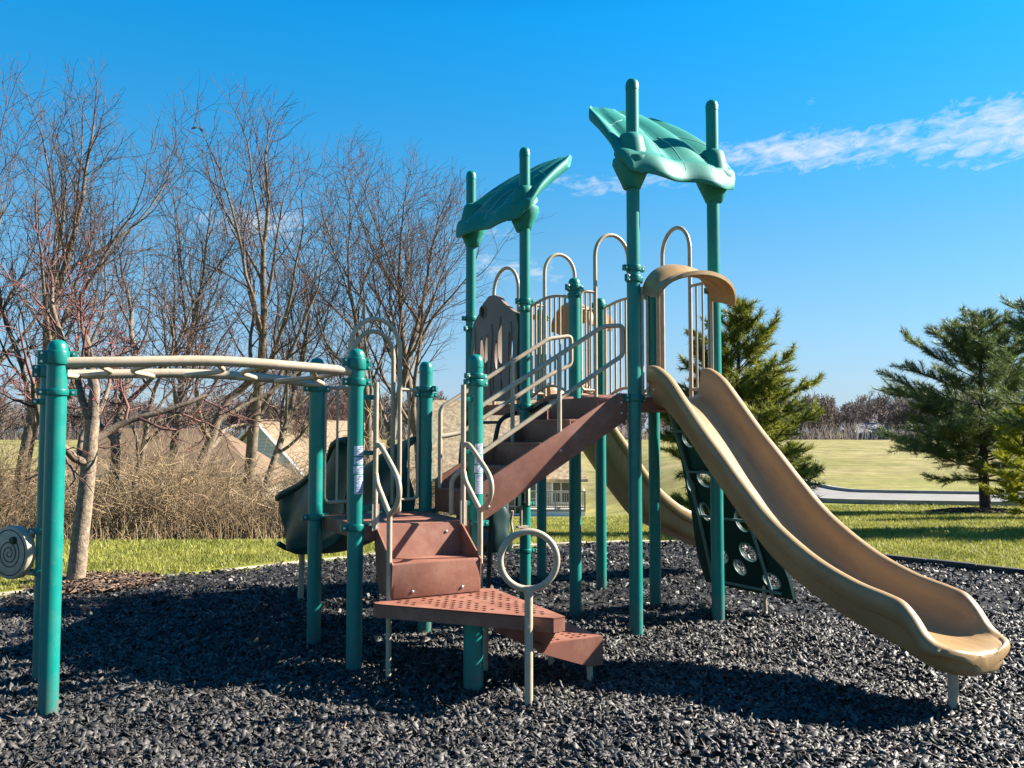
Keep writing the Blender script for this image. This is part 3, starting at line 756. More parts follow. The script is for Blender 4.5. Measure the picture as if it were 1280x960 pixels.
def flat_post(q):
    """upright grip beside the transfer step with a flattened foot, and the loop handle that reaches out from it"""
    mb = PB(); mb.tube([(q, 6.03, 1.0), (q, 6.03, 2.06)], 0.0195, 10)
    mb.box((q, 6.025, 1.09), (0.052, 0.02, 0.19)); mb.build('grip_post', M['tan'], PLAY)
    h = PB()
    h.tube(spline([(q, 6.02, 1.60), (q, 5.93, 1.60), (q, 5.76, 1.50), (q, 5.60, 1.385), (q, 5.57, 1.28), (q, 5.63, 1.19), (q, 5.745, 1.13)], 6), 0.0195, 10)
    h.tube(spline([(q, 6.02, 1.40), (q, 5.985, 1.33), (q, 5.88, 1.24), (q, 5.745, 1.13)], 6), 0.0195, 10)
    h.tube([(q, 5.745, 1.14), (q, 5.745, -0.1 if q < 2.5 else 0.75)], 0.0195, 10)
    h.build('loop_handle', M['tan'], PLAY)
flat_post(2.22); flat_post(2.92)
for q in (2.22, 2.92):
    mb = PB()
    for z in (1.95, 1.55, 1.16): mb.box(((q + (2.09 if q < 2.5 else 3.05)) / 2, 6.05, z), (0.10, 0.02, 0.035))
    mb.build_each('grip_bracket', M['teal_clamp'], PLAY, bevel=0.003)

# transfer station in front of the low deck
def transfer():
    q0, q1 = 2.24, 2.90
    mb = PB()
    mb.add([(q0, 6.04, D1 - 0.005), (q1, 6.04, D1 - 0.005), (q1, 5.99, 0.79), (q0, 5.99, 0.79), (q0, 6.055, D1 - 0.005), (q1, 6.055, D1 - 0.005), (q1, 6.005, 0.775), (q0, 6.005, 0.775)],
           [(0, 1, 2, 3), (7, 6, 5, 4), (0, 4, 5, 1), (1, 5, 6, 2), (2, 6, 7, 3), (3, 7, 4, 0)]); mb.build('riser_plate', M['brown'], PLAY)
    for q in (q0 - 0.012, q1):
        w = PB(); w.plate([Vector(c) for c in ((6.04, D1 + 0.0), (6.06, D1 - 0.1), (6.0, 0.62), (5.72, 0.57), (5.70, 0.79))], [], lambda x, y, d: (q + d, x, y), 0.012); w.build('side_gusset', M['brown'], PLAY)
    b = PB(); b.box((2.57, 5.85, 0.675), (0.675, 0.28, 0.24)); b.build('box_step', M['brown'], PLAY, bevel=0.014)
    # triangular platform, drilled all over
    out = [(2.10, 5.67), (2.13, 5.62), (2.90, 4.70), (2.99, 4.71), (3.06, 5.80), (2.98, 5.84), (2.10, 5.72)]
    holes = []
    def inset(x, y, m):
        for i in range(len(out)):
            (ax, ay), (bx, by) = out[i], out[(i + 1) % len(out)]
            if ((bx - ax) * (y - ay) - (by - ay) * (x - ax)) / math.hypot(bx - ax, by - ay) < m: return False
        return True
    for i in range(30):
        for j in range(40):
            x, y = 2.06 + i * 0.060 + 0.03 * (j % 2), 4.62 + j * 0.056
            if not inset(x, y, 0.055): continue
            if i % 6 == 5 or (j + i) % 9 == 8: continue
            holes.append([Vector((x + 0.0195 * math.cos(k * math.pi / 3), y + 0.0195 * math.sin(k * math.pi / 3))) for k in range(6)])
    t = PB(); t.plate([Vector(c) for c in out], holes, lambda x, y, d: (x, y, 0.55 - d), 0.01); o = t.build('transfer_platform', M['brown'], PLAY, smooth=30)
    s = PB(); n = len(out)
    ring = [Vector((*c, 0)) for c in out]; cen = sum(ring, Vector()) / n
    inn = [c + (cen - c).normalized() * 0.014 for c in ring]
    for i in range(n):
        j = (i + 1) % n
        s.hexa([ring[i] + Vector((0, 0, 0.46)), ring[j] + Vector((0, 0, 0.46)), inn[j] + Vector((0, 0, 0.46)), inn[i] + Vector((0, 0, 0.46))],
               [ring[i] + Vector((0, 0, 0.5475)), ring[j] + Vector((0, 0, 0.5475)), inn[j] + Vector((0, 0, 0.5475)), inn[i] + Vector((0, 0, 0.5475))])
    s.build('platform_skirt', M['brown'], o, smooth=0)
    c = PB(); c.tube([(2.63, 5.27, -0.1), (2.63, 5.27, 0.535)], 0.066, 24); c.build('support_post', M['teal'], PLAY)
    # lowest step at the right
    out2 = [(3.0, 5.06), (3.50, 5.05), (3.52, 5.62), (3.08, 5.64)]
    hs = []
    for i in range(9):
        for j in range(12):
            x, y = 3.07 + i * 0.055, 5.11 + j * 0.058
            if x < 3.47 and y < 5.58 and i % 4 != 3 : hs.append([Vector((x + 0.019 * math.cos(k * math.pi / 3), y + 0.017 * math.sin(k * math.pi / 3))) for k in range(6)])
    t = PB(); t.plate([Vector(c) for c in out2], hs, lambda x, y, d: (x, y, 0.305 - d), 0.01); o2 = t.build('low_step', M['brown'], PLAY, smooth=30)
    f = PB()
    f.plate([Vector(c) for c in ((3.0, 0.302), (3.50, 0.302), (3.50, 0.11), (3.40, 0.11), (3.0, 0.25))], [], lambda x, y, d: (x, 5.05 + d, y), 0.012)
    f.plate([Vector(c) for c in ((3.08, 0.302), (3.52, 0.302), (3.52, 0.11), (3.40, 0.11), (3.08, 0.25))], [], lambda x, y, d: (x, 5.62 + d, y), 0.012)
    f.plate([Vector(c) for c in ((5.05, 0.302), (5.63, 0.302), (5.63, 0.11), (5.05, 0.11))], [], lambda x, y, d: (3.50 + d, x, y), 0.012)
    f.build('step_skirt', M['brown'], o2, smooth=0)
    r = PB(); r.plate([Vector(c) for c in ((4.85, 0.46), (5.75, 0.46), (5.75, 0.25), (5.05, 0.25))], [], lambda x, y, d: (3.03 + d, x, y), 0.012); r.build('riser_plate', M['brown'], PLAY)
    for (q, p) in ((3.43, 5.09), (3.42, 5.58), (2.92, 5.66)):
        l = PB(); l.tube([(q, p, -0.1), (q, p, 0.29 if q > 3 else 0.5)], 0.021, 10); l.build('step_leg', M['tan'], o2)
    # ring grip on a pole
    g = PB(); q, p = 2.765, 4.775
    g.tube([(q, p, -0.1), (q, p, 0.735)], 0.026, 14)
    ax = Vector((math.cos(-QA + 0.05), math.sin(-QA + 0.05), 0))
    g.tube([Vector((q, p, 0.905)) + ax * (0.177 * math.sin(2 * math.pi * i / 40)) + Vector((0, 0, -0.177 * math.cos(2 * math.pi * i / 40))) for i in range(40)], 0.0205, 10, closed=True)
    g.tube([(q, p, 0.70), (q, p, 0.745)], 0.031, 14)
    o3 = g.build('ring_handle', M['tan'], PLAY)
    bt = PB(); v = Vector((-0.08, -1, 0)).normalized(); wv = Vector((math.sin(-QA), -math.cos(-QA), 0)); e = Vector((q, p, 0.50)); bt.tube([e + wv * 0.02, e + wv * 0.032], 0.009, 8)
    bt.build('bolt', M['bolt'], o3)
transfer()

# slides: a chute section swept along its run; a = distance out from the deck, c = across
def half_section(zr, zf, w, hull, fl=1.0):
    fd = min(0.125, max(0.02, zr - zf + 0.01)) * fl; h = zr - zf; k = min(1.0, w / 0.24)
    return [(0, zf), (w * 0.4, zf), (w - 0.09 * k, zf + 0.010 * k), (w - 0.035 * k, zf + min(0.045, h * 0.35)), (w - 0.006, zf + h * 0.62), (w + 0.004, zr - 0.014), (w + 0.018, zr - 0.002), (w + 0.045, zr + 0.003), (w + 0.070, zr - 0.006),
            (w + 0.084, zr - 0.024), (w + 0.088, zr - 0.06 if fd > 0.08 else zr - fd * 0.6), (w + 0.088, zr - fd), (w + 0.075, zr - fd - 0.016), (w + 0.045, zr - fd - 0.022), (w + 0.03, min(zr - fd - 0.03, zf - 0.02)), (w + 0.01, zf - hull * 0.62), (w - 0.05 * k, zf - hull * 0.95), (w - 0.15 * k, zf - hull), (0, zf - hull)]
def make_slide(name, stations, mapf, material, legs, n=7, fl=1.0):
    """stations: (a, rim z, floor z, half width, hull depth)"""
    st = spline(stations, n); secs = []
    for a, zr, zf, w, hull in st:
        zr = max(zr, zf + 0.012)
        h = half_section(zr, zf, w, hull, fl)
        if fl < 1:                                                   # more rows up the tall outer wall
            q = []
            for (c0, z0), (c1, z1) in zip(h[:-1], h[1:]):
                m_ = 6; q += [(c0 + (c1 - c0) * t / m_, z0 + (z1 - z0) * t / m_) for t in range(m_)]
            h = q + [h[-1]]
        lp = [(c, z) for c, z in h] + [(-c, z) for c, z in h[-2:0:-1]]
        secs.append([mapf(a, c, z) for c, z in lp])
    mb = PB(); k = len(secs[0])
    for s in secs: mb.v += [Vector(v) for v in s]
    for i in range(len(secs) - 1):
        for j in range(k): mb.f.append((i * k + j, i * k + (j + 1) % k, (i + 1) * k + (j + 1) % k, (i + 1) * k + j))
    mb.f.append(tuple(range(k))); mb.f.append(tuple((len(secs) - 1) * k + j for j in range(k)))
    o = mb.build(name, material, PLAY, smooth=60)
    for (a, c, z, da) in legs:
        l = PB(); l.tube([mapf(a, c, z), mapf(a + da, c, -0.12)], 0.03, 14); l.build('slide_leg', M['tan'], o)
    return o
P1 = [(-0.02, 2.27, 2.005, 0.26, 0.10), (0.08, 2.26, 2.0, 0.26, 0.11), (0.24, 2.165, 1.90, 0.26, 0.13), (0.42, 1.985, 1.735, 0.26, 0.13), (0.66, 1.735, 1.49, 0.26, 0.13), (0.89, 1.52, 1.26, 0.26, 0.12), (1.10, 1.32, 1.06, 0.26, 0.11),
      (1.38, 1.08, 0.83, 0.26, 0.10), (1.75, 0.865, 0.635, 0.26, 0.10), (2.08, 0.745, 0.525, 0.26, 0.105), (2.38, 0.69, 0.455, 0.26, 0.105), (2.56, 0.66, 0.43, 0.262, 0.12), (2.70, 0.59, 0.418, 0.262, 0.135), (2.82, 0.50, 0.414, 0.260, 0.148),
      (2.92, 0.455, 0.412, 0.252, 0.152), (3.00, 0.438, 0.41, 0.236, 0.152), (3.06, 0.43, 0.406, 0.21, 0.148), (3.105, 0.42, 0.398, 0.172, 0.135), (3.135, 0.405, 0.385, 0.125, 0.115), (3.15, 0.385, 0.365, 0.07, 0.08)]
P1 = [(a if a < 2.3 else 2.3 + (a - 2.3) * 0.58, *k) for a, *k in P1]
make_slide('slide', P1, lambda a, c, z: (5.045 + c, 6.06 - a, z), M['slide'], [(2.60, -0.06, 0.31, 0.0)])['label'] = 'long open tan slide running down towards the camera'
S2 = [(a * 0.79, zr, zf, w, h + 0.05 * (a < 1.5)) for a, zr, zf, w, h in P1]
make_slide('slide', S2, lambda a, c, z: (5.35 + a, 8.45 + c, z), M['slide'], [(2.0, 0.0, 0.33, 0.0)])['label'] = 'tan slide behind the tower seen from underneath'
S3 = [(0.0, 1.66, 1.04, 0.22, 0.16), (0.25, 1.62, 1.02, 0.22, 0.20), (0.7, 1.47, 0.90, 0.22, 0.22), (1.2, 1.32, 0.76, 0.22, 0.20), (1.7, 1.17, 0.66, 0.22, 0.18), (2.0, 1.08, 0.62, 0.22, 0.16), (2.1, 1.05, 0.60, 0.22, 0.14)]
def green_slide():
    def mp(a, c, z):
        k = smooth01((abs(c) - 0.12) / 0.10); zc = z - (1.62 - 0.27 * a)                 # the side walls swell in fat rolls
        c2 = c + math.copysign(1, c) * k * (0.045 * math.sin(9.0 * zc + 4.2 * a + 1.2 * math.sin(3 * a)) + 0.02)
        return (2.63 + c2, 7.02 + a + 0.05 * k * math.sin(11 * zc) * smooth01((a - 1.5) / 0.6), z)
    o = make_slide('slide', S3, mp, M['green_plastic'], [(1.98, -0.10, 0.47, 0.05)], fl=0.3)
    o['label'] = 'short dark green moulded slide leaving the low deck'
    lip = PB(); lip.tube(spline([mp(2.06, -0.33, 0.56), mp(2.12, -0.2, 0.49), mp(2.14, 0.0, 0.47), mp(2.12, 0.2, 0.49), mp(2.06, 0.30, 0.56)], 6), 0.028, 10); lip.build('slide_lip', M['green_plastic'], o)
green_slide()

# arched hoods over the two tall slide entries
def hood(mapf, label):
    mb = PB(); nu, nv = 33, 15; shell = []
    def pt(u, v, inner):
        th = math.pi * (0.05 + 0.90 * u); sn = math.sin(th); x = -0.40 * math.cos(th) * (1 + 0.05 * v); z = 2.80 + 0.385 * sn ** 0.8
        d = 0.0 + 0.40 * v * (0.62 + 0.38 * sn)
        k = 0.05 * smooth01((v - 0.8) / 0.2) - 0.045 * math.exp(-((v - 0.52) / 0.10) ** 2) * smooth01((sn - 0.35) / 0.4) - (0.035 if inner else 0)
        x *= 1 + k * 1.2; z += k * sn - 0.17 * v ** 1.3 * (0.35 + 0.65 * sn)
        return mapf(d, x, z)
    mb.grid(lambda u, v: pt(u, v, False), nu, nv); n = len(mb.v)
    mb.grid(lambda u, v: pt(u, v, True), nu, nv)
    idx = lambda i, j: i * nv + j
    edge = [(idx(i, 0), idx(i + 1, 0)) for i in range(nu - 1)] + [(idx(nu - 1, j), idx(nu - 1, j + 1)) for j in range(nv - 1)] + [(idx(i + 1, nv - 1), idx(i, nv - 1)) for i in range(nu - 1)][::-1] + [(idx(0, j + 1), idx(0, j)) for j in range(nv - 1)]
    for a, b in edge: mb.f.append((a, b, b + n, a + n))
    mb.build('slide_hood', M['slide'], PLAY, smooth=50, label=label)
hood(lambda d, x, z: (5.03 + x, 6.06 - d, z), 'curved tan hood over the front slide entrance')
hood(lambda d, x, z: (5.42 + d, 8.43 + x * 1.05, z), 'curved tan hood over the rear slide entrance')
# side wings that close the gap between hood, chute and posts
for (a, b) in (((4.615, 6.05), 1), ((5.44, 6.05), -1)):
    g = PB(); q, p = a
    g.tube([(q + 0.02 * b, p, 2.02), (q + 0.02 * b, p, 2.95)], 0.0155, 8); g.build('guard_bar', M['tan'], PLAY)

# leaning climbing wall with cut-out holds
def climbing_wall():
    top0, top1 = Vector((5.56, 6.90, 2.0)), Vector((5.56, 6.30, 2.02)); bot0, bot1 = Vector((6.02, 6.80, 0.20)), Vector((6.16, 6.02, 0.17))
    nrm = ((top1 - top0).cross(bot0 - top0)).normalized()
    def mapf(x, y, d):
        a = top0.lerp(top1, x); b = bot0.lerp(bot1, x); v = a.lerp(b, y)
        v = v + Vector((0.10 * math.sin(math.pi * y) * 0.4, 0, 0))
        return v + nrm * d
    out = [(0.0, 0.0), (1.0, 0.0), (1.02, 0.3), (1.06, 0.55), (1.20, 0.72), (1.23, 0.9), (1.2, 1.0), (0.5, 1.0), (-0.06, 1.0), (-0.12, 0.85), (-0.07, 0.6), (-0.02, 0.3)]
    holes = []
    for hx, hy, sx, sy, rot in ((0.28, 0.21, 0.13, 0.042, 0.3), (0.66, 0.29, 0.12, 0.035, 0.5), (0.36, 0.42, 0.14, 0.045, 0.2), (0.83, 0.46, 0.10, 0.048, -0.4), (0.20, 0.60, 0.09, 0.05, 0.5), (0.80, 0.63, 0.11, 0.055, 0.1), (0.75, 0.79, 0.13, 0.048, 0.4), (0.55, 0.88, 0.09, 0.04, 0.6), (0.98, 0.92, 0.12, 0.04, 0.1), (0.30, 0.83, 0.10, 0.045, 0.2), (0.05, 0.46, 0.07, 0.04, 0.2)):
        holes.append([Vector((hx + sx * math.cos(k * math.pi / 7), hy + sy * math.sin(k * math.pi / 7) + rot * 0.25 * sy * math.cos(k * math.pi / 7) * (1 + 0.3 * math.sin(3 * k)))) for k in range(14)])
    mb = PB(); mb.plate([Vector(c) for c in out], holes, mapf, 0.035)
    o = mb.build('climbing_wall', M['dark'], PLAY, smooth=30)
    for h in holes:
        r = PB(); r.tube([mapf(v.x, v.y, -0.004) for v in h], 0.007, 6, closed=True); r.build('hold_rim', M['greyrail'], o)
    f = PB()
    for x in (0.10, 0.96): f.tube([mapf(x, i / 8, -0.03) for i in range(9)], 0.016, 8)
    for y in (0.16, 0.38, 0.62, 0.97): f.tube([mapf(0.10, y, -0.03), mapf(0.96 if y < 0.9 else 1.1, y, -0.03)], 0.014, 8)
    f.build('wall_frame', M['greyrail'], o)
    l = PB(); l.tube([(6.12, 6.13, -0.12), (6.10, 6.14, 0.26)], 0.017, 8); l.build('wall_leg', M['tan'], o)
climbing_wall()

# tall moulded panel between the rear left posts
def moulded_panel():
    out = [Vector(c) for c in ((0.03, 0.0), (0.94, 0.0), (0.95, 0.35), (0.90, 0.80), (0.86, 0.90), (0.74, 1.0), (0.66, 1.10), (0.55, 1.165), (0.45, 1.17), (0.36, 1.14), (0.27, 1.06), (0.16, 0.99), (0.07, 0.93), (0.03, 0.80), (0.06, 0.35))]
    def slit(x, z0, z1, w, k):
        n = 8; L = [Vector((x - w * math.sin(math.pi * (0.08 + 0.84 * i / n)) * 0.6 + k * math.sin(3 * i / n), z0 + (z1 - z0) * i / n)) for i in range(n + 1)]
        Rr = [Vector((x + w * math.sin(math.pi * (0.08 + 0.84 * i / n)) * 0.6 + k * math.sin(3 * i / n), z0 + (z1 - z0) * i / n)) for i in range(n, -1, -1)]
        return L + Rr
    circ = [Vector((0.665 + 0.045 * math.cos(2 * math.pi * k / 20), 1.0 + 0.055 * math.sin(2 * math.pi * k / 20))) for k in range(20)]
    holes = [slit(0.82, 0.30, 0.66, 0.058, 0.02), slit(0.70, 0.28, 0.72, 0.064, -0.02), slit(0.58, 0.26, 0.74, 0.05, 0.02), slit(0.40, 0.34, 0.66, 0.045, 0.01), slit(0.32, 0.28, 0.92, 0.06, 0.02), slit(0.17, 0.36, 0.74, 0.07, -0.01), slit(0.44, 0.10, 0.30, 0.026, 0.02), slit(0.33, 0.08, 0.25, 0.026, -0.02), circ]
    a = Vector((4.55, 7.93, 0)); d = Vector((4.40 - 4.55, 0.97, 0)).normalized(); nn = Vector((d.y, -d.x, 0))
    def mapf(x, y, t): return a + d * (0.02 + x * 0.955) + Vector((0, 0, 2.03 + y * 0.985)) - nn * (t + 0.02 * math.sin(math.pi * min(1, max(0, x))) )
    mb = PB(); mb.plate(out, holes, mapf, 0.05)
    o = mb.build('moulded_panel', M['panel'], PLAY, smooth=35)
    r = PB(); r.tube([mapf(0.665 + 0.058 * math.cos(2 * math.pi * k / 24), 1.0 + 0.068 * math.sin(2 * math.pi * k / 24), 0.052) for k in range(24)], 0.012, 8, closed=True)
    r.build('hole_rim', M['panel'], o)
    bk = PB(); bk.plate([Vector((0.665 + 0.046 * math.cos(2 * math.pi * k / 16), 1.0 + 0.056 * math.sin(2 * math.pi * k / 16))) for k in range(16)], [], mapf, 0.01); bk.build('hole_back', M['groove'], o)
    for x in (0.16, 0.50, 0.84):
        rb = PB(); rb.tube([mapf(x + 0.02 * math.sin(7 * z), z, 0.052) for z in [0.05 + 0.1 * i for i in range(9)]], 0.010, 6); rb.build('panel_rib', M['panel'], o)
moulded_panel()

# black curved-rail ladder under the moulded panel
def loop_ladder():
    for p in (8.02, 8.62):
        q = 4.50 if p < 8.3 else 4.42
        m = PB(); m.tube(fillet([(q, p, 1.90), (q - 0.20, p, 1.84), (q - 0.27, p, 1.55), (q - 0.34, p, -0.1)], 0.16), 0.024, 10); m.build('climber_rail', M['black'], PLAY)
    for i in range(6):
        z = 1.80 - 0.27 * i; q = 4.28 - 0.02 * i
        m = PB(); m.tube([(q + 0.02, 8.02, z), (q - 0.06, 8.62, z)], 0.016, 8); m.build('climber_rung', M['black'], PLAY)
loop_ladder()
# small counter panel and tray on the rear tower post
mb = PB(); mb.box((4.46, 7.86, 1.09), (0.16, 0.03, 0.28), Matrix.Rotation(0.5, 3, 'Z')); o = mb.build('counter_panel', M['dark'], PLAY, bevel=0.004)
mb = PB(); mb.box((4.53, 7.84, 1.09), (0.035, 0.034, 0.28), Matrix.Rotation(0.5, 3, 'Z')); mb.build('panel_edge', M['tan'], o, bevel=0.003)
mb = PB(); mb.tube([(4.46, 7.85, 0.95), (4.46, 7.85, 0.74)], 0.010, 8); mb.box((4.47, 7.85, 0.735), (0.12, 0.06, 0.02)); mb.build('panel_tray', M['tan'], o)

# leaf shaped roofs held up by two posts each
def leaf_roof(mid, axis, outd, label):
    """mid: midpoint of the two posts, axis: unit vector from post to post, outd: towards the low edge"""
    mid = Vector((*mid, 0)); ax = Vector((*axis, 0)).normalized(); ot = Vector((*outd, 0)).normalized()
    NU, NV = 49, 45
    def halfw(t):
        return 0.665 - 0.20 * max(0, t - 0.12) ** 1.3 - 0.10 * (1 - min(1, t / 0.14)) ** 2 - 0.07 * smooth01((t - 0.86) / 0.14)
    def surf(u, v):
        t = v; s = (u - 0.5) * 2; w = halfw(t)
        front = -0.215 + 0.03 * math.cos(s * math.pi * 2.0) + 0.03 * abs(s) ** 3
        back = 0.79 + 0.06 * math.cos(s * math.pi * 3 + 1.0) - 0.08 * s * s
        y = front + (back - front) * t
        z = 3.945 + 0.84 * (y + 0.17) + 0.03 * math.exp(-((t - 0.07) / 0.04) ** 2)
        z += 0.022 * math.cos(s * math.pi * 2.0 + 0.6) * (1 - t) ** 2 * -1.0
        z += 0.085 * abs(math.sin(s * math.pi * 1.5 + 0.5)) * smooth01(t * 3) * (1 - 0.3 * t) + 0.04 * math.sin(math.pi * t)
        return s * w, y, z
    def edge(u, v):
        s = abs(u - 0.5) * 2
        return min(1 - s, v * 1.6, (1 - v) * 1.6)
    def P(u, v, sgn):
        u2 = 0.5 - 0.5 * math.cos(math.pi * u); v2 = 0.5 - 0.5 * math.cos(math.pi * v)
        x, y, z = surf(u2, v2); e = min(1, edge(u2, v2) / 0.10)
        h = (0.064 + 0.012 * (1 - smooth01(v2 / 0.16))) * math.sqrt(max(0, 1 - (1 - e) ** 2))
        if sgn > 0:
            s = (u2 - 0.5) * 2
            for k in (-0.773, -0.107, 0.56): h -= 0.02 * math.exp(-((s - k * (1 - 0.15 * v2)) / 0.028) ** 2) * smooth01(v2 * 5)
        p = mid + ax * x - ot * y
        return (p.x, p.y, z + sgn * h)
    mb = PB(); mb.grid(lambda u, v: P(u, v, 1), NU, NV); n = len(mb.v); mb.grid(lambda u, v: P(u, v, -1), NU, NV)
    bm_f = []
    idx = lambda i, j: i * NV + j
    for i in range(NU - 1):
        for j in (0, NV - 1): bm_f.append((idx(i, j), idx(i + 1, j), idx(i + 1, j) + n, idx(i, j) + n))
    for j in range(NV - 1):
        for i in (0, NU - 1): bm_f.append((idx(i, j), idx(i, j + 1), idx(i, j + 1) + n, idx(i, j) + n))
    mb.f += bm_f
    o = mb.build('leaf_roof', M['teal_plastic'], PLAY, smooth=70, label=label)
    # pale moulding seams on the upper face
    sm = PB()
    for u0, v0, u1, v1 in ((0.30, 0.03, 0.36, 0.42), (0.72, 0.03, 0.66, 0.4), (0.5, 0.02, 0.5, 0.4), (0.06, 0.5, 0.24, 0.62), (0.92, 0.4, 0.74, 0.6), (0.3, 0.78, 0.48, 0.74)):
        pts = []
        for i in range(12):
            t = i / 11; u = u0 + (u1 - u0) * t + 0.03 * math.sin(math.pi * t); v = v0 + (v1 - v0) * t
            ui, vi = math.acos(1 - 2 * u) / math.pi, math.acos(1 - 2 * v) / math.pi
            pts.append(Vector(P(ui, vi, 1)) + Vector((0, 0, 0.0005)))
        sm.tube(pts, 0.0035, 5)
    sm.build_each('roof_seam', M['seam'], o)
    for sgn in (-1, 1):
        c = mid + ax * (0.465 * sgn)
        b = PB(); b.lathe((c.x, c.y, 0), [(0.064, 3.80), (0.075, 3.805), (0.098, 3.86), (0.135, 3.94), (0.17, 4.02), (0.165, 4.06)], 28); b.build('roof_boot', M['teal_plastic'], o)
        b = PB()
        prof = [(0.155, -0.08), (0.132, 0.02), (0.115, 0.09), (0.102, 0.135), (0.090, 0.16), (0.066, 0.168)]
        for k, (r, z) in enumerate(prof):
            for j in range(28):
                a = 2 * math.pi * j / 28; dx, dy = r * math.cos(a), r * math.sin(a)
                stretch = 1 + 0.12 * max(0, math.cos(a)) * (1 - k / 5)           # the collar flares towards the low edge
                pnt = c + ot * (dx * stretch - 0.0) + ax * dy
                b.v.append(Vector((pnt.x, pnt.y, 4.12 + z - dx * stretch * 0.84 * (1 - k / 5))))
        for k in range(5):
            for j in range(28): b.f.append((k * 28 + j, k * 28 + (j + 1) % 28, (k + 1) * 28 + (j + 1) % 28, (k + 1) * 28 + j))
        b.f.append(tuple(range(28))[::-1]); b.f.append(tuple(5 * 28 + j for j in range(28)))
        b.build('roof_collar', M['teal_plastic'], o, smooth=60)
leaf_roof((5.025, 6.08), (1, 0), (0, -1), 'sunlit leaf shaped teal roof above the front slide')
leaf_roof(((4.55 + 4.40) / 2, (7.93 + 8.9) / 2), (-0.153, 0.988), (-0.988, -0.153), 'shaded leaf shaped teal roof above the rear deck')

# free standing moulded seat on a tan leg, beyond the stairs
def moulded_seat():
    w = qp_world(5.47, 10.3); t = empty('moulded_stool', (*w, 0), QA)
    tag(t, 'dark moulded plastic stool with cream rim on a short tan leg, seen below the stairs', 'stool')
    mb = MB(); mb.grid(lambda u, v: ((0.21 + 0.03 * math.sin(3.1 * v * math.pi)) * math.cos(2 * math.pi * u) * (1 - 0.35 * v ** 4) * (1 + 0.05 * math.sin(5 * 2 * math.pi * u)), (0.16 + 0.02 * math.sin(2 * math.pi * v)) * math.sin(2 * math.pi * u) * (1 - 0.35 * v ** 4) * (1 + 0.05 * math.sin(5 * 2 * math.pi * u)), 0.14 + 0.58 * v), 40, 16, True)
    mb.f.append(tuple(i * 16 for i in range(40))[::-1]); mb.f.append(tuple(i * 16 + 15 for i in range(40)))
    mb.build('stool_body', M['dark'], t, smooth=50)
    r = MB(); r.tube([(0.235, 0.02 * math.sin(i), 0.16 + 0.045 * i) for i in range(12)], 0.018, 8); r.build('stool_rim', M['tan'], t)
    l = MB(); l.tube([(-0.08, 0, -0.1), (-0.08, 0, 0.16)], 0.03, 12); l.build('stool_leg', M['tan'], t)
moulded_seat()

# ------------------------------------------------------------------ bare trees
def tubes_np(polys, sides):
    """polys: list of (points, radii); returns vertices and quads"""
    V, F, off = [], [], 0
    byn = {}
    for p, r in polys: byn.setdefault(len(p), []).append((p, r))
    for n, lst in byn.items():
        P = np.array([p for p, _ in lst], float); Rr = np.array([r for _, r in lst], float)
        T = np.gradient(P, axis=1); T /= np.linalg.norm(T, axis=2, keepdims=True) + 1e-9
        ref = np.where(np.abs(T[:, :1, 2:3]) > 0.85, np.array([1.0, 0.2, 0]), np.array([0.1, 0.2, 1.0]))
        U = np.cross(T, np.broadcast_to(ref, T.shape)); U /= np.linalg.norm(U, axis=2, keepdims=True) + 1e-9
        W = np.cross(T, U)
        a = np.arange(sides) * 2 * np.pi / sides
        ring = P[:, :, None] + (U[:, :, None] * np.cos(a)[:, None] + W[:, :, None] * np.sin(a)[:, None]) * Rr[:, :, None, None]
        m = len(lst); V.append(ring.reshape(-1, 3))
        b = off + np.arange(m)[:, None, None] * n * sides + np.arange(n - 1)[None, :, None] * sides
        k = np.arange(sides)[None, None]; k2 = (k + 1) % sides
        F.append(np.stack([b + k, b + k2, b + sides + k2, b + sides + k], -1).reshape(-1, 4))
        off += m * n * sides
    return np.concatenate(V), np.concatenate(F)

class Grower:
    def __init__(s, seed): s.r = random.Random(seed); s.lv = {}; s.tips = []
    def rv(s): return Vector((s.r.gauss(0, 1), s.r.gauss(0, 1), s.r.gauss(0, 1)))
    def grow(s, p, d, L, rad, lev, cfg):
        n = cfg['seg'][lev]; pts = [p.copy()]; rr = [rad]; r1 = rad * cfg['taper'][lev]
        d = d.normalized(); dirs = [d]
        for i in range(n):
            d = (d + s.rv() * cfg['wob'][lev] + Vector((0, 0, cfg['up'][lev]))).normalized()
            p = p + d * (L / n); pts.append(p.copy()); rr.append(rad + (r1 - rad) * (i + 1) / n); dirs.append(d)
        s.lv.setdefault(lev, []).append((pts, rr))
        if lev + 1 >= len(cfg['seg']): s.tips.append((pts[-1], d)); return
        k = cfg['kids'][lev]; k = max(1, int(k * s.r.uniform(0.75, 1.25) + 0.5)); az = s.r.uniform(0, 6.28)
        for j in range(k):
            t = cfg['from'][lev] + (1 - cfg['from'][lev]) * ((j + s.r.uniform(0.2, 0.9)) / k); x = min(t * n, n - 1e-3); i = int(x); f = x - i
            q = pts[i].lerp(pts[i + 1], f); dd = dirs[i + 1]
            az += 2.4 + s.r.uniform(-0.5, 0.5); side = dd.orthogonal().normalized(); side.rotate(Matrix.Rotation(az, 3, dd))
            an = R(s.r.uniform(*cfg['ang'][lev])); nd = dd * math.cos(an) + side * math.sin(an)
            s.grow(q, nd, L * cfg['len'][lev] * s.r.uniform(0.7, 1.2) * (1.15 - 0.55 * t * cfg.get('cone', 0.8)), max(0.004, (rr[i] + (rr[i + 1] - rr[i]) * f) * cfg['rk'][lev]), lev + 1, cfg)
        if lev > 0 or cfg.get('lead', True): s.grow(pts[-1], d, L * cfg['len'][lev] * 0.8, r1 * 0.9, lev + 1, cfg)

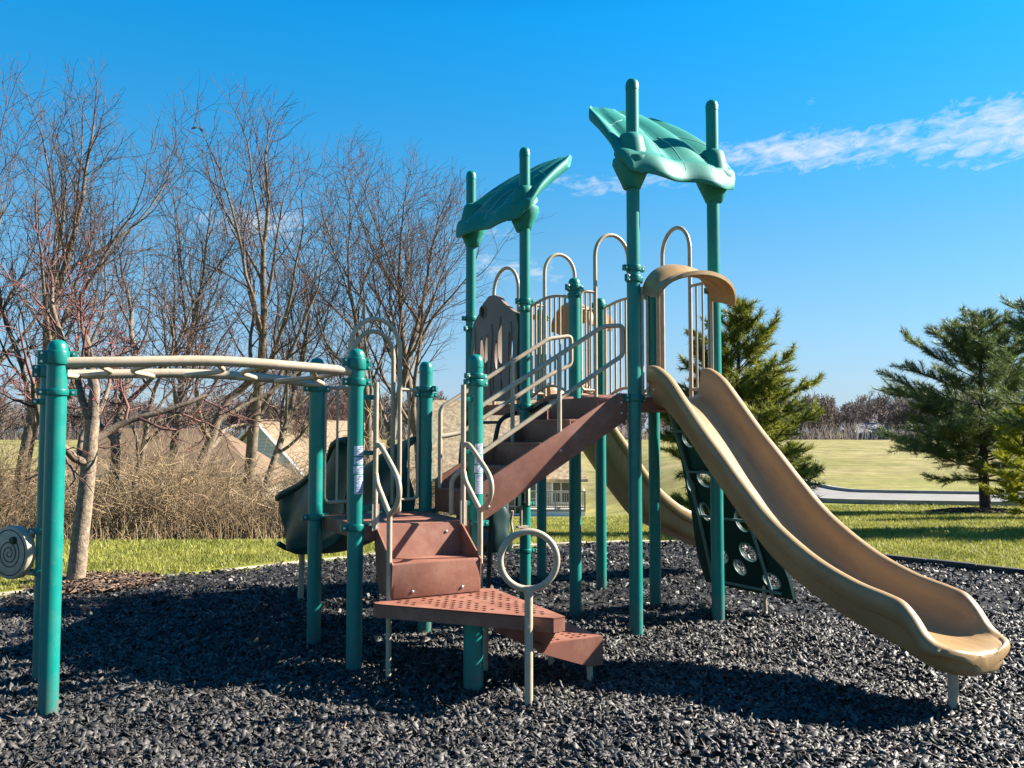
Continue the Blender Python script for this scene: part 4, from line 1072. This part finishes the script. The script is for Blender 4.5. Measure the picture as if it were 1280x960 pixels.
TALL = dict(seg=[9, 7, 6, 5, 3], taper=[0.35, 0.4, 0.4, 0.5, 0.7], wob=[0.055, 0.09, 0.12, 0.15, 0.15], up=[0.05, 0.10, 0.09, 0.06, 0.03], kids=[8, 5, 5, 3], ang=[(22, 42), (24, 46), (28, 56), (28, 60)],
            len=[0.44, 0.48, 0.55, 0.6], rk=[0.55, 0.55, 0.55, 0.6], cone=0.3)
TALL['from'] = [0.34, 0.2, 0.15, 0.1]
SPREAD = dict(seg=[6, 8, 7, 5, 3], taper=[0.7, 0.45, 0.4, 0.5, 0.7], wob=[0.08, 0.16, 0.18, 0.2, 0.2], up=[0.03, 0.03, 0.05, 0.05, 0.03], kids=[4, 5, 6, 4], ang=[(35, 70), (30, 65), (30, 65), (30, 65)],
              len=[0.85, 0.5, 0.46, 0.45], rk=[0.6, 0.55, 0.5, 0.6], cone=0.2)
SPREAD['from'] = [0.6, 0.2, 0.15, 0.1]
def bare_tree(x, y, stems, cfg, seed, label, bark='bark', twig='twig', tw=1.0, buds=0, group='bare trees', zoff=0.0, name='bare_tree'):
    """stems: (lean direction x, lean y, length, radius, base offset x, y)"""
    z = tz(x, y) - 0.15 + zoff; t = empty(name, (x, y, z)); tag(t, label, 'tree', group)
    g = Grower(seed)
    for lx, ly, L, r, ox, oy in stems: g.grow(Vector((ox, oy, 0)), Vector((lx, ly, 1)), L, r, 0, cfg)
    thick = g.lv.get(0, []) + (g.lv.get(1, []) if bark != 'palebark' else [])
    v, f = tubes_np(thick, 9); np_mesh('trunk', v, [f], M[bark], t, True)
    v, f = tubes_np(g.lv.get(2, []) , 5)
    if bark == 'palebark':
        vb, fb = tubes_np(g.lv.get(1, []), 8); np_mesh('limbs', vb, [fb], M['bark'], t, True)
    v2, f2 = tubes_np([(p, [max(k, 0.006 * tw) for k in r]) for p, r in g.lv.get(3, [])], 4)
    v3, f3 = tubes_np([(p, [max(k * 0.8, 0.0033 * tw) for k in r]) for p, r in g.lv.get(4, [])], 3)
    np_mesh('crown', np.concatenate([v, v2, v3]), [f, f2 + len(v), f3 + len(v) + len(v2)], M[twig], t, True)
    if buds:
        rr = np.random.default_rng(seed); pts = np.array([np.array(p[i]) for lv in (3, 4) for p, _ in g.lv[lv] for i in range(1, len(p))]); pts = pts[rr.random(len(pts)) < buds]
        n = len(pts); o = rr.normal(0, 1, (n, 3, 3)) * 0.011; V = (pts[:, None] + o).reshape(-1, 3)
        bd = np_mesh('buds', V, [np.arange(n * 3).reshape(n, 3)], M['bud'], t); bd['kind'] = 'stuff'
    return t, g

bare_tree(-11.9, 21.0, [(-0.10, 0, 6.9, 0.17, -0.15, 0), (0.14, 0.05, 7.5, 0.18, 0.1, 0), (0.34, -0.05, 5.6, 0.10, 0.2, 0)], TALL, 11, 'tallest bare tree at the left edge with several trunks rising together', tw=1.05)
bare_tree(-7.9, 26.0, [(0.03, 0, 8.3, 0.20, 0, 0), (0.22, 0.1, 6.6, 0.13, 0.2, 0)], TALL, 23, 'tall bare tree with a forked dark trunk behind the middle of the overhead ladder', tw=1.15)
bare_tree(-10.6, 27.5, [(-0.06, 0, 7.7, 0.15, 0, 0)], TALL, 31, 'slender tall bare tree with two birds on its topmost twig', tw=1.15)
T5 = bare_tree(-4.2, 28.0, [(-0.06, 0, 7.6, 0.15, -0.2, 0), (0.03, 0, 8.1, 0.17, 0.1, 0)], TALL, 47, 'bare tree with close parallel trunks seen through the hoop handles of the low deck', tw=1.15)
bare_tree(-3.0, 29.0, [(0.07, 0, 8.2, 0.18, 0, 0)], TALL, 58, 'bare tree with a single rough trunk just left of the shaded roof posts', tw=1.15)
bare_tree(-7.3, 16.2, [(0.03, 0, 3.0, 0.11, 0, 0), (0.30, 0.1, 2.4, 0.07, 0.1, 0)], dict(SPREAD, len=[0.95, 0.5, 0.46, 0.45], up=[0.05, 0.09, 0.08, 0.06, 0.03]), 64, 'crooked dark limbed bare tree behind the small pale trunked tree', tw=1.1, twig='twig', buds=0.06)
bare_tree(-4.93, 9.98, [(0.20, 0, 2.0, 0.105, 0, 0)], dict(SPREAD, wob=[0.03, 0.16, 0.18, 0.2, 0.2], **{'from': [0.62, 0.2, 0.15, 0.1]}), 5, 'small tree with a pale leaning trunk and reddish budding twigs at the lawn edge', bark='palebark', twig='redtwig', buds=0.22, name='budding_tree')
bare_tree(-9.6, 14.0, [(0.05, 0, 1.9, 0.10, 0, 0), (-0.3, 0.2, 1.7, 0.08, 0, 0.1)], SPREAD, 76, 'reddish budding tree with dark low limbs at the far left behind the ladder posts', twig='redtwig', buds=0.2, tw=1.1, name='budding_tree')
bare_tree(-8.6, 22.5, [(0.55, 0.0, 3.2, 0.15, 0, 0)], dict(SPREAD, **{'kids': [3, 4, 4, 4]}), 83, 'dark leaning broken tree in front of the brown roofed house', tw=1.05)
bare_tree(-13.4, 52.0, [(0.0, 0, 6.4, 0.13, 0, 0), (0.15, 0, 5.0, 0.1, 0.3, 0)], TALL, 91, 'bare tree standing beside the white row houses far away', tw=2.2, zoff=0)
bare_tree(-11.8, 60.0, [(0.0, 0, 6.0, 0.13, 0, 0), (-0.15, 0, 5.0, 0.1, 0.3, 0)], TALL, 97, 'reddish bare tree to the right of the white row houses', tw=2.4, twig='redtwig')

# two small birds on the twig
def bird(x, y, z, h, label):
    t = empty('bird', (x, y, z), h); tag(t, label, 'bird', 'birds on the treetop')
    m = MB(); m.tube([(-0.16, 0, -0.03), (-0.10, 0, 0.0), (-0.04, 0, 0.05), (0.03, 0, 0.085), (0.07, 0, 0.125), (0.105, 0, 0.15), (0.135, 0, 0.145), (0.165, 0, 0.135)], [0.012, 0.024, 0.052, 0.058, 0.042, 0.038, 0.022, 0.003], 10)
    m.tube([(0.0, 0.015, 0.04), (0.0, 0.015, 0.0)], 0.005, 5); m.tube([(0.0, -0.015, 0.04), (0.0, -0.015, 0.0)], 0.005, 5)
    m.build('body', M['bird'], t); t.scale = (0.62, 0.62, 0.62)
bx = lambda u, v, d: ((u - 640) / 1100 * d, d, CAM_H + (540 - v) / 1100 * d)
bird(*bx(236, 155.3, 27.0), 0.6, 'small black bird perched on the treetop twig, upright, the left of the pair')
bird(*bx(245, 158, 27.0), 2.6, 'small black bird on the treetop twig, leaning, the right of the pair')
def perch():
    """the twig the birds sit on, reaching up out of the crown"""
    o = [k for k in bpy.data.objects if k.get('label', '').startswith('slender tall bare tree')][0]
    a = Vector(bx(262, 205, 27.3)) - o.location; b = Vector(bx(246, 158.5, 27.0)) - o.location; c = Vector(bx(232, 154.5, 27.0)) - o.location; base = Vector(bx(280, 290, 27.4)) - o.location
    mb = MB(); mb.tube(spline([base, a, b, c], 6), [0.018] * 7 + [0.011] * 6 + [0.007] * 6, 6); mb.build('perch_branch', M['twig'], o)
perch()

# ------------------------------------------------------------------ the thicket of dry brush
def thicket():
    r = np.random.default_rng(21); polys = []
    n = 9000
    x = -21 + 21.5 * r.random(n); y = 14.3 + 4.6 * r.random(n) ** 1.4 + 0.06 * x * 0 + np.maximum(0, (x + 7) * 0.28)
    ok = (np.abs(x) < 0.66 * y + 1.5) & (x < -0.9 - 0.03 * y); x, y = x[ok], y[ok]; n = len(x)
    cl = 0.75 + 0.35 * np.sin(x * 1.3 + 0.5 * np.sin(y * 2)) * np.sin(x * 0.47 + 2) + 0.15 * np.sin(x * 4.1)
    H = (0.85 + 1.1 * r.random(n)) * cl * (0.85 + 0.12 * (y - 14))
    H *= (1 - 0.38 * np.exp(-((x / y + 0.29) / 0.055) ** 2)) * np.where(x > -3.6, 0.8, 0.9)
    tall = r.random(n) < 0.07; H = np.where(tall, H * 1.55, H)
    z = terrain(x, y)
    for i in range(n):
        h = H[i]; a = r.random() * 6.283; bend = (r.random() ** 1.2 * 0.85 if not tall[i] else 0.15) * h; dx, dy = math.cos(a), math.sin(a); j = r.normal(0, 0.11 * h, (5, 2))
        p = [(x[i] + dx * bend * t ** 2 + j[k, 0] * t, y[i] + dy * bend * t ** 2 + j[k, 1] * t, z[i] - 0.05 + h * t * (1 - 0.28 * t * bend / h)) for k, t in enumerate((0, 0.25, 0.5, 0.75, 1.0))]
        w = 0.004 + 0.008 * r.random() ** 2
        polys.append((p, [w, w * 0.9, w * 0.8, w * 0.65, w * 0.4]))
        for _ in range(r.integers(4, 9)):
            t = 0.25 + 0.7 * r.random(); k = min(int(t * 4), 3); q = np.array(p[k]) + (np.array(p[k + 1]) - np.array(p[k])) * (t * 4 - k)
            d = r.normal(0, 1, 3); d[2] = d[2] * 0.8 + 0.2; d /= np.linalg.norm(d); l = h * (0.15 + 0.3 * r.random()); s = r.normal(0, 0.12, 3)
            polys.append(([tuple(q), tuple(q + d * l * 0.5), tuple(q + (d + s) * l)], [w * 0.6, w * 0.5, w * 0.35]))
    m = 5200; xf = -21 + 20 * r.random(m); yf = 14.1 + np.maximum(0, (xf + 7) * 0.28) + r.normal(0.25, 0.28, m); zf = terrain(xf, yf)
    for i in range(m):
        h = 0.12 + 0.38 * r.random() ** 2; dx, dy = r.normal(0, 0.35, 2) * h
        polys.append(([(xf[i], yf[i], zf[i]), (xf[i] + dx * 0.4, yf[i] + dy * 0.4, zf[i] + h * 0.6), (xf[i] + dx, yf[i] + dy, zf[i] + h)], [0.006, 0.005, 0.002]))
    v, f = tubes_np(polys, 3)
    tag(np_mesh('dry_brush', v, [f], M['brush']), 'tangled thicket of dry tan brush and vines along the back of the lawn', 'brush', kind='stuff')
thicket()

# ------------------------------------------------------------------ pines
def needles_np(pos, dr, n, L, w, r, spread=0.75):
    m = len(pos); d = dr[:, None] * 0.75 + r.normal(0, 1, (m, n, 3)) * spread * 0.6
    d /= np.linalg.norm(d, axis=2, keepdims=True)
    s = np.cross(d, r.normal(0, 1, (m, n, 3))); s /= np.linalg.norm(s, axis=2, keepdims=True)
    b = pos[:, None] + d * 0.005 - dr[:, None] * (r.random((m, n, 1)) * 0.10); l = L * (0.7 + 0.5 * r.random((m, n, 1)))
    P = np.stack([b - s * w, b + s * w, b + d * l + r.normal(0, 0.006, (m, n, 3))], 2)
    return P.reshape(-1, 3)
def pine(x, y, H, rad, seed, label, needle='needle', low=0.12, nn=15, w=0.0055, L=0.13, trunk_r=0.11, step=0.27, gold=None, droop=0.0, top=0.95, shape=1.9):
    r = np.random.default_rng(seed); z0 = tz(x, y) - 0.1
    t = empty('pine_tree', (x, y, z0)); tag(t, label, 'tree')
    tr = [(0.03 * math.sin(k * 1.1 + seed), 0.03 * math.cos(k * 0.9), H * k / 12) for k in range(13)]
    v, f = tubes_np([(tr, [trunk_r * (1 - 0.93 * k / 12) + 0.006 for k in range(13)])], 12); np_mesh('trunk', v, [f], M['pinebark'], t, True)
    limbs, pos, dr = [], [], []
    h = H * low; az = r.random() * 6
    while h < H * 0.99:
        u = (h / H - low) / (1 - low); prof = rad * (min(1, u / 0.16 + 0.5)) * (1 - u ** shape) * top + 0.16
        for b in range(int(r.integers(5, 8))):
            az += 2 * math.pi / 5 + r.normal(0, 0.35); bl = prof * r.uniform(0.6, 1.18); el = 0.10 + 0.75 * u + r.normal(0, 0.1) - droop * (1 - u)
            d = np.array([math.cos(az), math.sin(az), math.tan(el)]); d /= np.linalg.norm(d)
            p0 = np.array([0, 0, h + r.normal(0, 0.05)]); pts = [p0]; n = 6; dd = d.copy()
            for k in range(n):
                dd = dd + r.normal(0, 0.06, 3) + np.array([0, 0, 0.05 * k / n]); dd /= np.linalg.norm(dd); pts.append(pts[-1] + dd * bl / n)
            br = max(0.008, trunk_r * 0.24 * (1 - u) + 0.004); limbs.append((pts, [br * (1 - 0.75 * k / n) for k in range(n + 1)]))
            pos.append(pts[-1]); dr.append(dd)
            nb = max(4, int(bl / 0.075))
            for k in range(nb):
                tt = 0.22 + 0.78 * (k + r.random()) / nb; q = tt * n; i = min(int(q), n - 1); c = pts[i] + (pts[i + 1] - pts[i]) * (q - i)
                side = np.cross(dd, [0, 0, 1]); side /= np.linalg.norm(side) + 1e-6; sd = dd * 0.55 + side * r.choice([-1, 1]) * r.uniform(0.35, 1.0) + np.array([0, 0, r.normal(0.14, 0.22)]); sd /= np.linalg.norm(sd)
                sl = bl * (0.16 + 0.26 * r.random()) * (1.2 - 0.7 * tt) + 0.07
                e = c + sd * sl; limbs.append(([c, c + sd * sl * 0.5 + r.normal(0, 0.012, 3), e], [0.007, 0.005, 0.003]))
                for s in np.arange(0.25, 1.01, 0.085 / max(sl, 0.1)): pos.append(c + sd * sl * s); dr.append(sd + np.array([0, 0, 0.12]))
        h += step * r.uniform(0.75, 1.2)
    for k in range(4): pos.append(np.array([tr[-1][0], tr[-1][1], H - 0.07 * k])); dr.append(np.array([0, 0, 1.0]))
    v1, f1 = tubes_np([(p, q) for p, q in limbs if len(p) == 7], 5); v2, f2 = tubes_np([(p, q) for p, q in limbs if len(p) == 3], 3)
    np_mesh('limbs', np.concatenate([v1, v2]), [f1, f2 + len(v1)], M['pinebark'], t, True)
    pos, dr = np.array(pos), np.array(dr); dr /= np.linalg.norm(dr, axis=1, keepdims=True)
    V = needles_np(pos, dr, nn, L, w, r); n = len(V) // 3
    np_mesh('crown', V, [np.arange(n * 3).reshape(n, 3)], M[needle], t)
    return t
pine(4.45, 17.3, 4.5, 1.55, 3, 'bushy sunlit pine standing behind the top of the front slide', low=0.06, nn=20, w=0.007, L=0.15, shape=2.8, step=0.22)
pine(14.75, 27.6, 6.3, 2.9, 8, 'dark bluish pine with a bare lower trunk on a mulch mound beside the street', needle='needle_blue', low=0.19, nn=12, w=0.0075, L=0.19, trunk_r=0.17, shape=3.0, step=0.33)
pine(11.9, 17.0, 6.8, 2.3, 15, 'nearest pine cut off by the right edge, its branches reaching into view', needle='needle_blue', low=0.16, nn=16, w=0.007, L=0.16, shape=2.2)
pine(12.8, 22.0, 2.9, 0.85, 27, 'sunlit patch of pine needles at the right edge, shaped as a small added yellow green pine', needle='needle_sunlit', low=0.1, nn=22, w=0.009, shape=3, trunk_r=0.045)  # added pine, stands in for sunlit needles of the larger pine
def mulch_mound(x, y, r0, n, seed, label):
    r = np.random.default_rng(seed); a = r.random(n) * 6.283; q = r0 * np.sqrt(r.random(n)); px, py = x + q * np.cos(a), y + q * np.sin(a) * 0.9
    h = (0.16 if r0 > 1 else 0.04) * np.maximum(0, 1 - (q / r0) ** 2) + 0.02
    P = r.normal(0, 0.022 if r0 < 1 else 0.035, (n, 4, 3)) * np.array([1.3, 1.3, 0.5]) + np.stack([px, py, terrain(px, py) + h], -1)[:, None]
    tag(np_mesh('bark_mulch', P.reshape(-1, 3), [np.arange(n * 4).reshape(n, 4)], M['barkmulch']), label, 'mulch', kind='stuff')
mulch_mound(14.4, 27.5, 1.7, 9000, 1, 'mound of reddish brown bark mulch round the dark pine')
mulch_mound(11.9, 17.0, 1.3, 5000, 2, 'bark mulch ring under the nearest pine at the right edge')
mulch_mound(-4.75, 10.05, 0.75, 2600, 4, 'leaf litter and bark mulch at the foot of the small pale trunked tree')

# ------------------------------------------------------------------ houses
def house_root(name, x, y, rz, label, zoff=0.0):
    t = empty(name, (x, y, tz(x, y) + zoff), rz); tag(t, label, 'house'); return t
def slab_roof(hw, hd, z0, z1, over, mat_, t, gable=True, th=0.16, hipx=0.0):
    """ridge along x; hipx pulls the ridge ends in"""
    X, Y = hw + over, hd + over; k = (z1 - z0) / hd; ze = z0 - k * over
    m = MB(); rx = X - hipx
    top = [(-X, -Y, ze), (X, -Y, ze), (X, Y, ze), (-X, Y, ze), (-rx, 0, z1), (rx, 0, z1)]
    bot = [(a, b, c - th) for a, b, c in top]
    m.add(top + bot, [(0, 1, 5, 4), (2, 3, 4, 5), (7, 6, 10, 11), (9, 8, 11, 10), (0, 6, 7, 1), (2, 8, 9, 3)] + ([(1, 2, 5), (3, 0, 4), (7, 11, 8), (9, 10, 6), (1, 7, 8, 2), (3, 9, 6, 0)] if hipx else [(1, 7, 11, 5), (5, 11, 8, 2), (3, 9, 10, 4), (4, 10, 6, 0)]))
    return m.build('roof', mat_, t, smooth=0)
def gable_walls(hw, hd, z0, z1, t, mt):
    m = MB(); zb = -1.0
    m.add([(-hw, -hd, zb), (hw, -hd, zb), (hw, hd, zb), (-hw, hd, zb), (-hw, -hd, z0), (hw, -hd, z0), (hw, hd, z0), (-hw, hd, z0), (-hw, 0, z1 - 0.2), (hw, 0, z1 - 0.2)],
          [(0, 1, 5, 4), (1, 2, 6, 9, 5), (2, 3, 7, 6), (3, 0, 4, 8, 7), (4, 5, 9, 8), (6, 7, 8, 9)]); return m.build('wall', mt, t, smooth=0)
def window(t, x, y, z, w, h, rz=0, panes=2):
    f = MB(); rot = Matrix.Rotation(rz, 3, 'Z'); o = Vector((x, y, z))
    for sx, sz, bw, bh in ((0, h / 2, w + 0.2, 0.1), (0, -h / 2, w + 0.2, 0.1), (-w / 2, 0, 0.1, h - 0.1), (w / 2, 0, 0.1, h - 0.1)): f.box(o + rot @ Vector((sx, -0.03, sz)), (bw, 0.06, bh), rot)
    for i in range(1, panes): f.box(o + rot @ Vector((-w / 2 + w * i / panes, -0.025, 0)), (0.05, 0.05, h - 0.1), rot)
    f.box(o + rot @ Vector((0, -0.02, 0)), (w - 0.1, 0.035, 0.04), rot)
    fr = f.build('window', M['trim'], t, smooth=0)
    g = MB(); g.box(o + rot @ Vector((0, -0.004, 0)), (w - 0.05, 0.012, h - 0.05), rot); g.build('pane', M['glass'], fr, smooth=0)
# tan roofed house straight behind the stairs
def tan_house():
    t = house_root('house', 0.2, 52.5, R(-3), 'house with a large tan shingle roof, white wall and wooden deck seen through the stairs')
    m = MB(); m.box((-1.6, 2.2, 0.75), (10.2, 9.0, 3.5)); m.build('wall', M['siding'], t, smooth=0)
    m = MB(); m.box((-0.0, -2.7, 0.75), (3.4, 1.6, 3.42)); m.build('wall', M['siding'], t, smooth=0)
    r = slab_roof(5.3, 4.6, 2.52, 6.7, 0.5, M['shingle_tan'], t, hipx=2.2); r.location = (-1.6, 2.2, 0)
    m = MB(); X = 1.7; m.add([(-X - 0.3, -3.9, 2.50), (X + 0.3, -3.9, 2.50), (X + 0.3, 0.4, 2.50), (-X - 0.3, 0.4, 2.50), (0, -2.2, 4.3), (0, 1.5, 4.3), (-X - 0.3, -3.9, 2.36), (X + 0.3, -3.9, 2.36), (X + 0.3, 0.4, 2.36), (-X - 0.3, 0.4, 2.36)], [(0, 1, 4), (1, 2, 5, 4), (3, 0, 4, 5), (0, 6, 7, 1), (1, 7, 8, 2), (3, 9, 6, 0), (6, 9, 8, 7)]); m.build('roof', M['shingle_tan'], t, smooth=0)
    g = MB(); g.box((0, -3.93, 2.43), (4.0, 0.06, 0.16)); g.build('fascia', M['trim'], t, smooth=0)
    # sliding door with muntins
    f = MB()
    for sx, sz, bw, bh in ((0, 1.06, 1.7, 0.1), (0, -1.06, 1.7, 0.1), (-0.8, 0, 0.1, 2.05), (0.8, 0, 0.1, 2.05), (0, 0, 0.08, 2.05)): f.box((0.55 + sx, -3.53, 1.22 + sz), (bw, 0.06, bh))
    for i in (1, 2, 3, 4): f.box((0.55, -3.52, 0.2 + i * 0.41), (1.55, 0.03, 0.025))
    for i in (-0.4, 0.4): f.box((0.55 + i, -3.52, 1.22), (0.025, 0.032, 2.0))
    d = f.build('door', M['trim'], t, smooth=0)
    g = MB(); g.box((0.55, -3.506, 1.22), (1.6, 0.012, 2.05)); g.build('pane', M['glass'], d, smooth=0)
    l = MB(); l.box((1.52, -3.56, 1.9), (0.12, 0.14, 0.22)); l.build('wall_lamp', M['black'], t, smooth=0)
    window(t, -4.4, -2.32, 1.1, 1.0, 1.2); window(t, 2.7, -2.32, 1.3, 1.0, 1.2)
    return t
tan_house()
def wood_deck():
    t = house_root('house_deck', 2.35, 47.9, R(-3), 'weathered wooden deck with railing in front of the white wall of the tan roofed house', 0.0)
    t['category'] = 'deck'
    m = MB(); m.box((0, 0, 0.42), (3.2, 2.0, 0.12)); m.build('deck_floor', M['deckwood'], t, smooth=0)
    m = MB(); m.box((0, -0.97, 0.1), (3.16, 0.04, 0.52)); m.build('deck_skirt', M['trim'], t, smooth=0)
    r = MB(); r.box((0, -0.95, 1.42), (3.2, 0.1, 0.06)); r.box((0, -0.95, 0.58), (3.2, 0.05, 0.06))
    r.box((1.55, 0, 1.42), (0.1, 1.8, 0.06))
    for x in (-1.55, 0, 1.55): r.box((x, -0.95, 0.95), (0.1, 0.11, 1.0))
    for i in range(26):
        if i % 13 and i: r.box((-1.55 + i * 3.1 / 26, -0.95, 1.0), (0.04, 0.035, 0.8))
    for i in range(1, 13): r.box((1.55, -0.85 + i * 0.14, 1.0), (0.035, 0.04, 0.84))
    r.build('railing', M['deckwood'], t, smooth=0)
wood_deck()
# brown roofed house at the left, low behind the brush
def brown_house():
    t = house_root('house', -14.8, 38.0, R(6), 'house with a wide reddish brown roof half hidden by the dry brush', -0.55)
    m = MB(); m.box((0, 0, 0.8), (8.6, 7.4, 3.6)); m.build('wall', M['siding_cream'], t, smooth=0)
    slab_roof(4.3, 3.7, 2.5, 4.4, 0.45, M['shingle_brown'], t, hipx=2.6)
    for x in (-3.2, -0.2, 2.4): window(t, x, -3.71, 1.2, 1.3, 1.3)
    g = MB(); g.box((3.6, -3.75, 0.9), (1.2, 0.08, 2.6)); g.build('door', M['trim'], t, smooth=0)
brown_house()
def gable_house():
    t = house_root('house', -12.2, 54.3, R(66), 'white gabled house with tan shingle roof behind the forked bare tree')
    gable_walls(5.0, 3.0, 2.75, 5.4, t, M['siding']); slab_roof(5.0, 3.0, 2.75, 5.4, 0.4, M['shingle_tan_dark'], t)
    for s in (-1, 1):
        m = MB(); m.tube([(-5.44, 3.4 * s, 2.32), (-5.44, 0.0, 5.32)], 0.09, 4); m.build('verge_trim', M['trim'], t, smooth=0)
    window(t, -5.01, -1.2, 1.3, 1.1, 1.3, R(-90)); window(t, -5.01, 1.3, 1.3, 1.1, 1.3, R(-90))
gable_house()
def row_house(i, x, y):
    t = house_root('row_house', x, y, R(84), ('white row house with a grey gable, leftmost of the far row', 'white row house with a steep gable, second from the left of the far row', 'white row house with a steep gable, third from the left of the far row', 'white row house at the right end of the far row')[i]); t['group'] = 'white row houses far behind'
    gable_walls(4.5, 2.2, 6.2, 9.0, t, M['siding']); slab_roof(4.5, 2.2, 6.2, 9.0, 0.25, M['shingle_grey'], t)
    for z in (2.0, 5.0, 7.0):
        for yy in ((-0.9, 0.9) if z < 6 else (0,)): window(t, -4.51, yy, z, 0.8, 1.3, R(-90))
for i in range(4): row_house(i, -72 + i * 4.9, 250 + i * 1.2)
def far_house(x, y, w, h, rz, label):
    t = house_root('house', x, y, rz, label); gable_walls(w / 2, 4, h, h + 2.4, t, M['siding']); slab_roof(w / 2, 4, h, h + 2.4, 0.4, M['shingle_grey'], t)
    for k in range(4): window(t, -w / 2 + w * (k + 0.5) / 4, -4.01, h * 0.6, 1.2, 1.4)
far_house(89, 222, 8, 1.8, R(4), 'low white house seen through the far woods between the pines')
far_house(99, 240, 6, 4.6, R(-5), 'tall white house behind the far woods between the pines')
far_house(8, 140, 11, 3.2, R(3), 'pale distant house seen under the upper deck')

# ------------------------------------------------------------------ the far woods
def woods():
    cfg = dict(TALL, seg=[5, 4, 3, 2], kids=[9, 6, 4], ang=[(22, 45), (25, 50), (25, 55)], len=[0.42, 0.45, 0.5])
    protos = []
    for s in range(7):
        g = Grower(200 + s); g.grow(Vector((0, 0, 0)), Vector((0, 0, 1)), 4.6 + s * 0.4, 0.12, 0, cfg)
        pl = [(p, [max(k, 0.055) for k in r]) for l in g.lv.values() for p, r in l]
        protos.append(tubes_np(pl, 3))
    r = np.random.default_rng(77); V, F, off = [], [], 0
    n = 900
    for i in range(n):
        x = r.uniform(-190, 215); y = r.uniform(206, 268) + 0.05 * abs(x)
        if -20 < x < 55 and r.random() < 0.5: continue
        v, f = protos[int(r.integers(0, 7))]; a = r.random() * 6.283; s = r.uniform(0.75, 1.35)
        w = v.copy(); w[:, 0], w[:, 1] = v[:, 0] * math.cos(a) - v[:, 1] * math.sin(a), v[:, 0] * math.sin(a) + v[:, 1] * math.cos(a)
        w *= s; w += np.array([x, y, tz(x, y) - 0.2]); V.append(w); F.append(f + off); off += len(w)
    # scrub at the foot of the wood
    m = 16000; x = r.uniform(-190, 215, m); y = r.uniform(206, 250, m); h = r.uniform(0.8, 5.6, m) * (0.7 + 0.3 * np.sin(x * 0.11)); p = []
    z = terrain(x, y)
    for i in range(m): p.append(([(x[i], y[i], z[i] - 0.2), (x[i] + r.normal(0, 0.3), y[i], z[i] + h[i] * 0.6), (x[i] + r.normal(0, 0.8), y[i], z[i] + h[i])], [0.08, 0.06, 0.03]))
    v, f = tubes_np(p, 3); V.append(v); F.append(f + off)
    tag(np_mesh('distant_woods', np.concatenate(V), [np.concatenate(F)], M['wood_far']), 'long line of bare grey brown woods beyond the dormant field', 'woods', kind='stuff')
woods()
